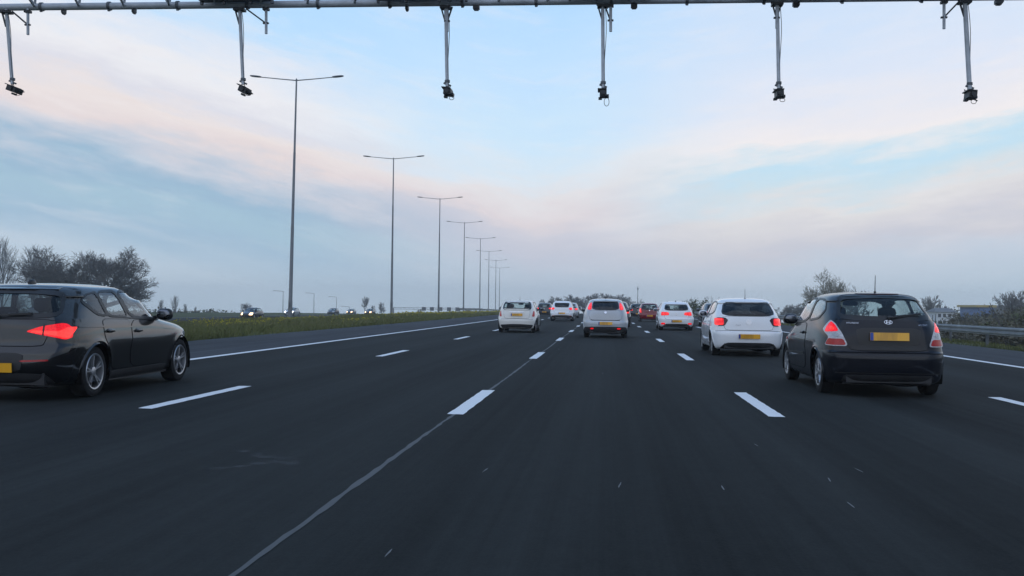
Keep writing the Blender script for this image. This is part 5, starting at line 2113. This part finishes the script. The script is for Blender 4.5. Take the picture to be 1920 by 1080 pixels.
put_tree('far', 1893, 545, 200, 'bare tree with a tall crown near the right edge of the photo', RT_, wide=.8)
put_tree('far2', 1914, 543, 205, 'bare tree with a tall crown at the right edge of the photo', RT_, wide=.8)


# ---- leafy shrubs
def leaf_cloud(seed, n, lumps, size, mb=None):
    r = np.random.default_rng(seed)
    V, Fc = [], []
    mb = MB()
    for (cx, cy, cz, rx, ry, rz, wgt) in lumps:
        k = int(n * wgt)
        d = r.normal(size=(k, 3))
        d /= np.linalg.norm(d, axis=1, keepdims=True)
        rad = r.random(k) ** .45 * (1 + .22 * r.normal(size=k))
        p = d * rad[:, None] * (rx, ry, rz) + (cx, cy, cz)
        for q in p:
            if q[2] < 0:
                q[2] = -q[2] * .5
            a = r.normal(size=3)
            a /= np.linalg.norm(a)
            b = np.cross(a, r.normal(size=3))
            b /= np.linalg.norm(b)
            s = size * (.5 + r.random())
            mb.add([q - a * s, q - b * s * .5, q + a * s, q + b * s * .5], [(0, 1, 2, 3)])
    return mb


M['leaf_olive'] = blade_mat('olive_leaves', (.048, .06, .026), (.10, .115, .05))
M['leaf_dark'] = blade_mat('dark_leaves', (.065, .075, .05), (.12, .13, .08))
M['leaf_brown'] = blade_mat('brown_budding_leaves', (.085, .082, .06), (.15, .14, .10))


def shrub_proto(seed, mat):
    r = random.Random(seed)
    lumps = [(r.uniform(-1.6, 1.6), r.uniform(-1, 1), r.uniform(.7, 2.1), r.uniform(.6, 1.2), r.uniform(.6, 1.0), r.uniform(.5, 1.0), .13) for _ in range(8)]
    root = empty('shrub')
    mb = MB()
    for k in range(7):
        a = r.uniform(0, 2 * PI)
        mb.tube([(0, 0, -.2), (.5 * math.cos(a), .4 * math.sin(a), .9), (1.3 * math.cos(a), .8 * math.sin(a), 2.2 + r.uniform(0, .9))], [.06, .04, .015], 5)
    mb.build('stems', M['bark'], root)
    leaf_cloud(seed, 2600, lumps, .10).build('foliage', mat, root)
    return root


SH = [shrub_proto(31, M['leaf_olive']), shrub_proto(32, M['leaf_dark']), shrub_proto(33, M['leaf_brown'])]
SU = set()


def put_shrub(k, px, ytop, Y, label, group, wide=1.0):
    o = SH[k] if k not in SU else copy_tree(SH[k])
    SU.add(k)
    p = at(px, ytop, Y)
    g = gz(p[0], Y)
    s = (p[2] - g) / 2.9
    o.location = (p[0], Y, g)
    o.scale = (s * wide, s * wide, s)
    o.rotation_euler = (0, 0, rt_.uniform(0, 6.28))
    tag(o, label, 'shrub', group)


put_shrub(0, 1290, 563, 170, 'dark green leafy shrub directly right of the white hatchback with round lamps', 'green shrubs ahead on the right', 1.1)
put_shrub(0, 1312, 557, 172, 'tallest dark green leafy shrub behind the grey car', 'green shrubs ahead on the right', 1.1)
put_shrub(0, 1334, 558, 171, 'dark green leafy shrub touching the left roof edge of the white hatchback with square lamps', 'green shrubs ahead on the right', 1.1)
RB = 'shrubs behind the right guard rail'
labs = ['beside the right tail lamp of the dark slate car', 'low behind the start of the guard rail', 'just left of the white house', 'under the white house', 'behind the right end of the white house', 'between the white house and the blue building',
        'left of the blue building', 'below the blue building', 'right below the yellow stripe of the blue building', 'right of the blue building', 'halfway from the blue building to the right edge', 'tall at the right edge of the photo', 'low by the rail at the right edge of the photo', 'behind the tall one at the right edge']
for i, (px_, yt, Y, k) in enumerate([(1737, 580, 200, 1), (1746, 592, 90, 0), (1766, 573, 230, 1), (1778, 599, 90, 2), (1806, 578, 200, 1), (1815, 583, 150, 2), (1826, 576, 215, 1), (1848, 592, 110, 2), (1870, 581, 150, 0), (1878, 573, 205, 1),
                                     (1890, 577, 120, 2), (1916, 574, 90, 0), (1903, 596, 60, 2), (1930, 568, 130, 2)]):
    put_shrub(k, px_, yt, Y, ['olive', 'dark green', 'brownish'][k] + ' shrub ' + labs[i], RB, 1.25)
# far wooded strip that reads as one mass
r = np.random.default_rng(5)
mb = MB()
for k in range(230):
    x = r.uniform(20, 420)
    y = r.uniform(330, 420)
    g = gz(x, y)
    h = r.uniform(3, 7)
    for j in range(26):
        q = np.array([x + r.normal() * 2.2, y + r.normal() * 2, g + abs(r.normal()) * h * .45])
        a = r.normal(size=3) * .55
        b = r.normal(size=3) * .4
        mb.add([q - a, q - b, q + a, q + b], [(0, 1, 2, 3)])
tag(mb.build('far_woodland', M['leaf_brown']), 'low hazy band of far woodland along the right horizon', 'woodland', kind='stuff')
mb = MB()
for k in range(420):
    y = r.uniform(230, 380)
    x = -y * r.uniform(.395, .72)
    g = gz(x, y)
    for j in range(26):
        q = np.array([x + r.normal() * 2.2, y + r.normal() * 2, g + abs(r.normal()) * .75])
        a = r.normal(size=3) * .28
        b = r.normal(size=3) * .2
        mb.add([q - a, q - b, q + a, q + b], [(0, 1, 2, 3)])
tag(mb.build('far_hedges', M['leaf_dark']), 'dark low line of far hedges along the left horizon', 'hedge', kind='stuff')

# ---- buildings on the right
M['white_wall'] = simple('white_render', (.62, .64, .66), .8, var=.08)
M['roof_tile'] = simple('grey_roof_tiles', (.16, .165, .17), .8, var=.2)
M['blue_wall'] = simple('blue_cladding', (.12, .19, .36), .6, var=.08)
M['yellow_band'] = simple('yellow_fascia', (.42, .33, .14), .6, var=.08)
M['pane'] = simple('window_pane', (.05, .06, .07), .15, var=.1)
Yh = 185
a_, b_ = at(1757, 585, Yh), at(1794, 585, Yh)
zt_, zg_ = a_[2], gz(a_[0], Yh)
w_ = b_[0] - a_[0]
root = empty('house', (a_[0] + w_ / 2, Yh, zg_))
tag(root, 'white house with small windows behind the shrubs right of the dark slate car', 'house')
hh = zt_ - zg_
mb = MB()
mb.box((0, 3, hh / 2), (w_, 6, hh))
mb.build('wall', M['white_wall'], root)
mb = MB()
mb.add([(-w_ / 2 - .3, -.3, hh), (w_ / 2 + .3, -.3, hh), (w_ / 2 + .3, 6.3, hh), (-w_ / 2 - .3, 6.3, hh), (-w_ / 2 + .5, 3, hh + .75), (w_ / 2 - .5, 3, hh + .75)],
       [(0, 1, 5, 4), (3, 4, 5, 2), (0, 4, 3), (1, 2, 5), (3, 2, 1, 0)])
rf = mb.build('roof', M['roof_tile'], root)
mb = MB()
mb.box((w_ * .25, 3.4, hh + .8), (.4, .4, .5))
mb.build('chimney', M['roof_tile'], rf)
for k in range(4):
    for dz in (-.62, -1.85):
        mb = MB()
        mb.box((-w_ / 2 + w_ * (k + .5) / 4, -.01, hh + dz), (.5, .06, .62))
        f_ = mb.build('window', M['pane'], root)
        mb = MB()
        mb.box((-w_ / 2 + w_ * (k + .5) / 4, -.05, hh + dz - .35), (.62, .12, .06))
        mb.build('sill', M['white_wall'], f_)
Yh = 190
a_, b_ = at(1836, 576, Yh), at(1864, 576, Yh)
zt_, zg_ = a_[2], gz(a_[0], Yh)
w_ = b_[0] - a_[0]
root = empty('warehouse', (a_[0] + w_ / 2, Yh, zg_))
tag(root, 'blue building with a yellow band along its top, far behind the guard rail', 'building')
hh = zt_ - zg_
mb = MB()
mb.box((0, 5, hh / 2), (w_, 10, hh))
for k in range(9):
    mb.box((-w_ / 2 + w_ * (k + .5) / 9, -.02, hh / 2), (.06, .08, hh - .1))
mb.build('wall', M['blue_wall'], root)
mb = MB()
mb.box((-.1, 4.9, hh + .2), (w_ + .9, 10.4, .42))
mb.build('fascia', M['yellow_band'], root)
mb = MB()
mb.box((w_ * .2, -.03, hh * .3), (1.2, .08, hh * .5))
mb.build('door', M['pane'], root)
a_ = at(1880, 574, 230)
root = empty('shed', (a_[0], 230, gz(a_[0], 230)))
tag(root, 'low pale roofed shed right of the blue building', 'building')
hh = a_[2] - root.location.z
mb = MB()
mb.box((0, 3, hh / 2), (3.6, 6, hh))
mb.build('wall', M['roof_tile'], root)
mb = MB()
mb.box((0, 3, hh + .1), (4.2, 6.6, .22))
mb.build('roof', M['white_wall'], root)

# mast ahead
p = at(1196, 537, 380)
g = gz(p[0], 380)
root = empty('mast', (p[0], 380, g))
tag(root, 'tall thin mast on the horizon ahead, right of the pale silver hatchback', 'mast')
h = p[2] - g
mb = MB()
mb.lathe([(-.3, .22), (0, .22), (h * .6, .15), (h, .07)], 8, 'Z')
mb.build('pole', M['lamp_pole'], root, True)
mb = MB()
mb.box((0, 0, h * .93), (.5, .3, .9))
mb.build('antenna', M['lamp_pole'], root)

# ---- oncoming cars beyond the median
ONC = 'oncoming cars beyond the median'


def oncoming(px, py, Y, pm, lampmat, label, S=FAR):
    ins = [dict(name='headlamp', mirror=True, poly=[(.40, .50, 'f'), (.78, .50, 'f'), (.81, .82, 'f'), (.44, .82, 'f')], front=True, mat=M['head_off'], off=.012, subs=[
               dict(name='lit_bulb', poly=[(.43, .52, 'f'), (.75, .52, 'f'), (.77, .80, 'f'), (.47, .80, 'f')], mat=lampmat, off=.02)]),
           dict(name='grille', poly=[(-.35, .4, 'f'), (.35, .4, 'f'), (.4, .66, 'f'), (-.4, .66, 'f')], front=True, mat=M['plastic'], off=.008),
           dict(name='tail_lamp', mirror=True, poly=[(.5, .78), (.75, .77), (.78, .92), (.52, .92)], mat=M['lens_red'], off=.012)]
    p = at(px, py, Y)
    g = -1.0 + float(zrv(Y))
    d = variant(S, paint=pm, inserts=ins)
    dz = max(-.25, min(.6, p[2] - .68 - g))
    return make_car('oncoming_car', label, d, (p[0], Y + 2, g), PI - .05, ONC, .45)


oncoming(462, 595, 122, P_dark, M['head_lit'], 'dark oncoming car with warm headlights, nearest and leftmost beyond the median')
oncoming(541, 595.5, 172, P_silver, M['head_white'], 'oncoming car with bright white headlights behind the nearest tall lamp post')
oncoming(620, 592, 215, P_dark, M['head_off'], 'dark oncoming car with no lights showing, between the two nearest lamp posts')
oncoming(690, 592, 232, P_black, M['head_lit'], 'oncoming car with warm headlights beside the bare bushes left of the second lamp post')
oncoming(655, 592, 260, P_grey, M['head_lit'], 'faint oncoming car with dim headlights just left of the bare bushes')

# ---- haze
mb = MB()
mb.box((-60, 620, -9), (3100, 1440, 60))
hz, t, out = base_mat('haze_air')
pv = t.n('ShaderNodeVolumePrincipled')
pv.inputs['Color'].default_value = (.95, .98, 1, 1)
pv.inputs['Density'].default_value = .0006
pv.inputs['Anisotropy'].default_value = .6
t.lk(pv.outputs[0], out.inputs[1])
tag(mb.build('haze', hz), kind='stuff')
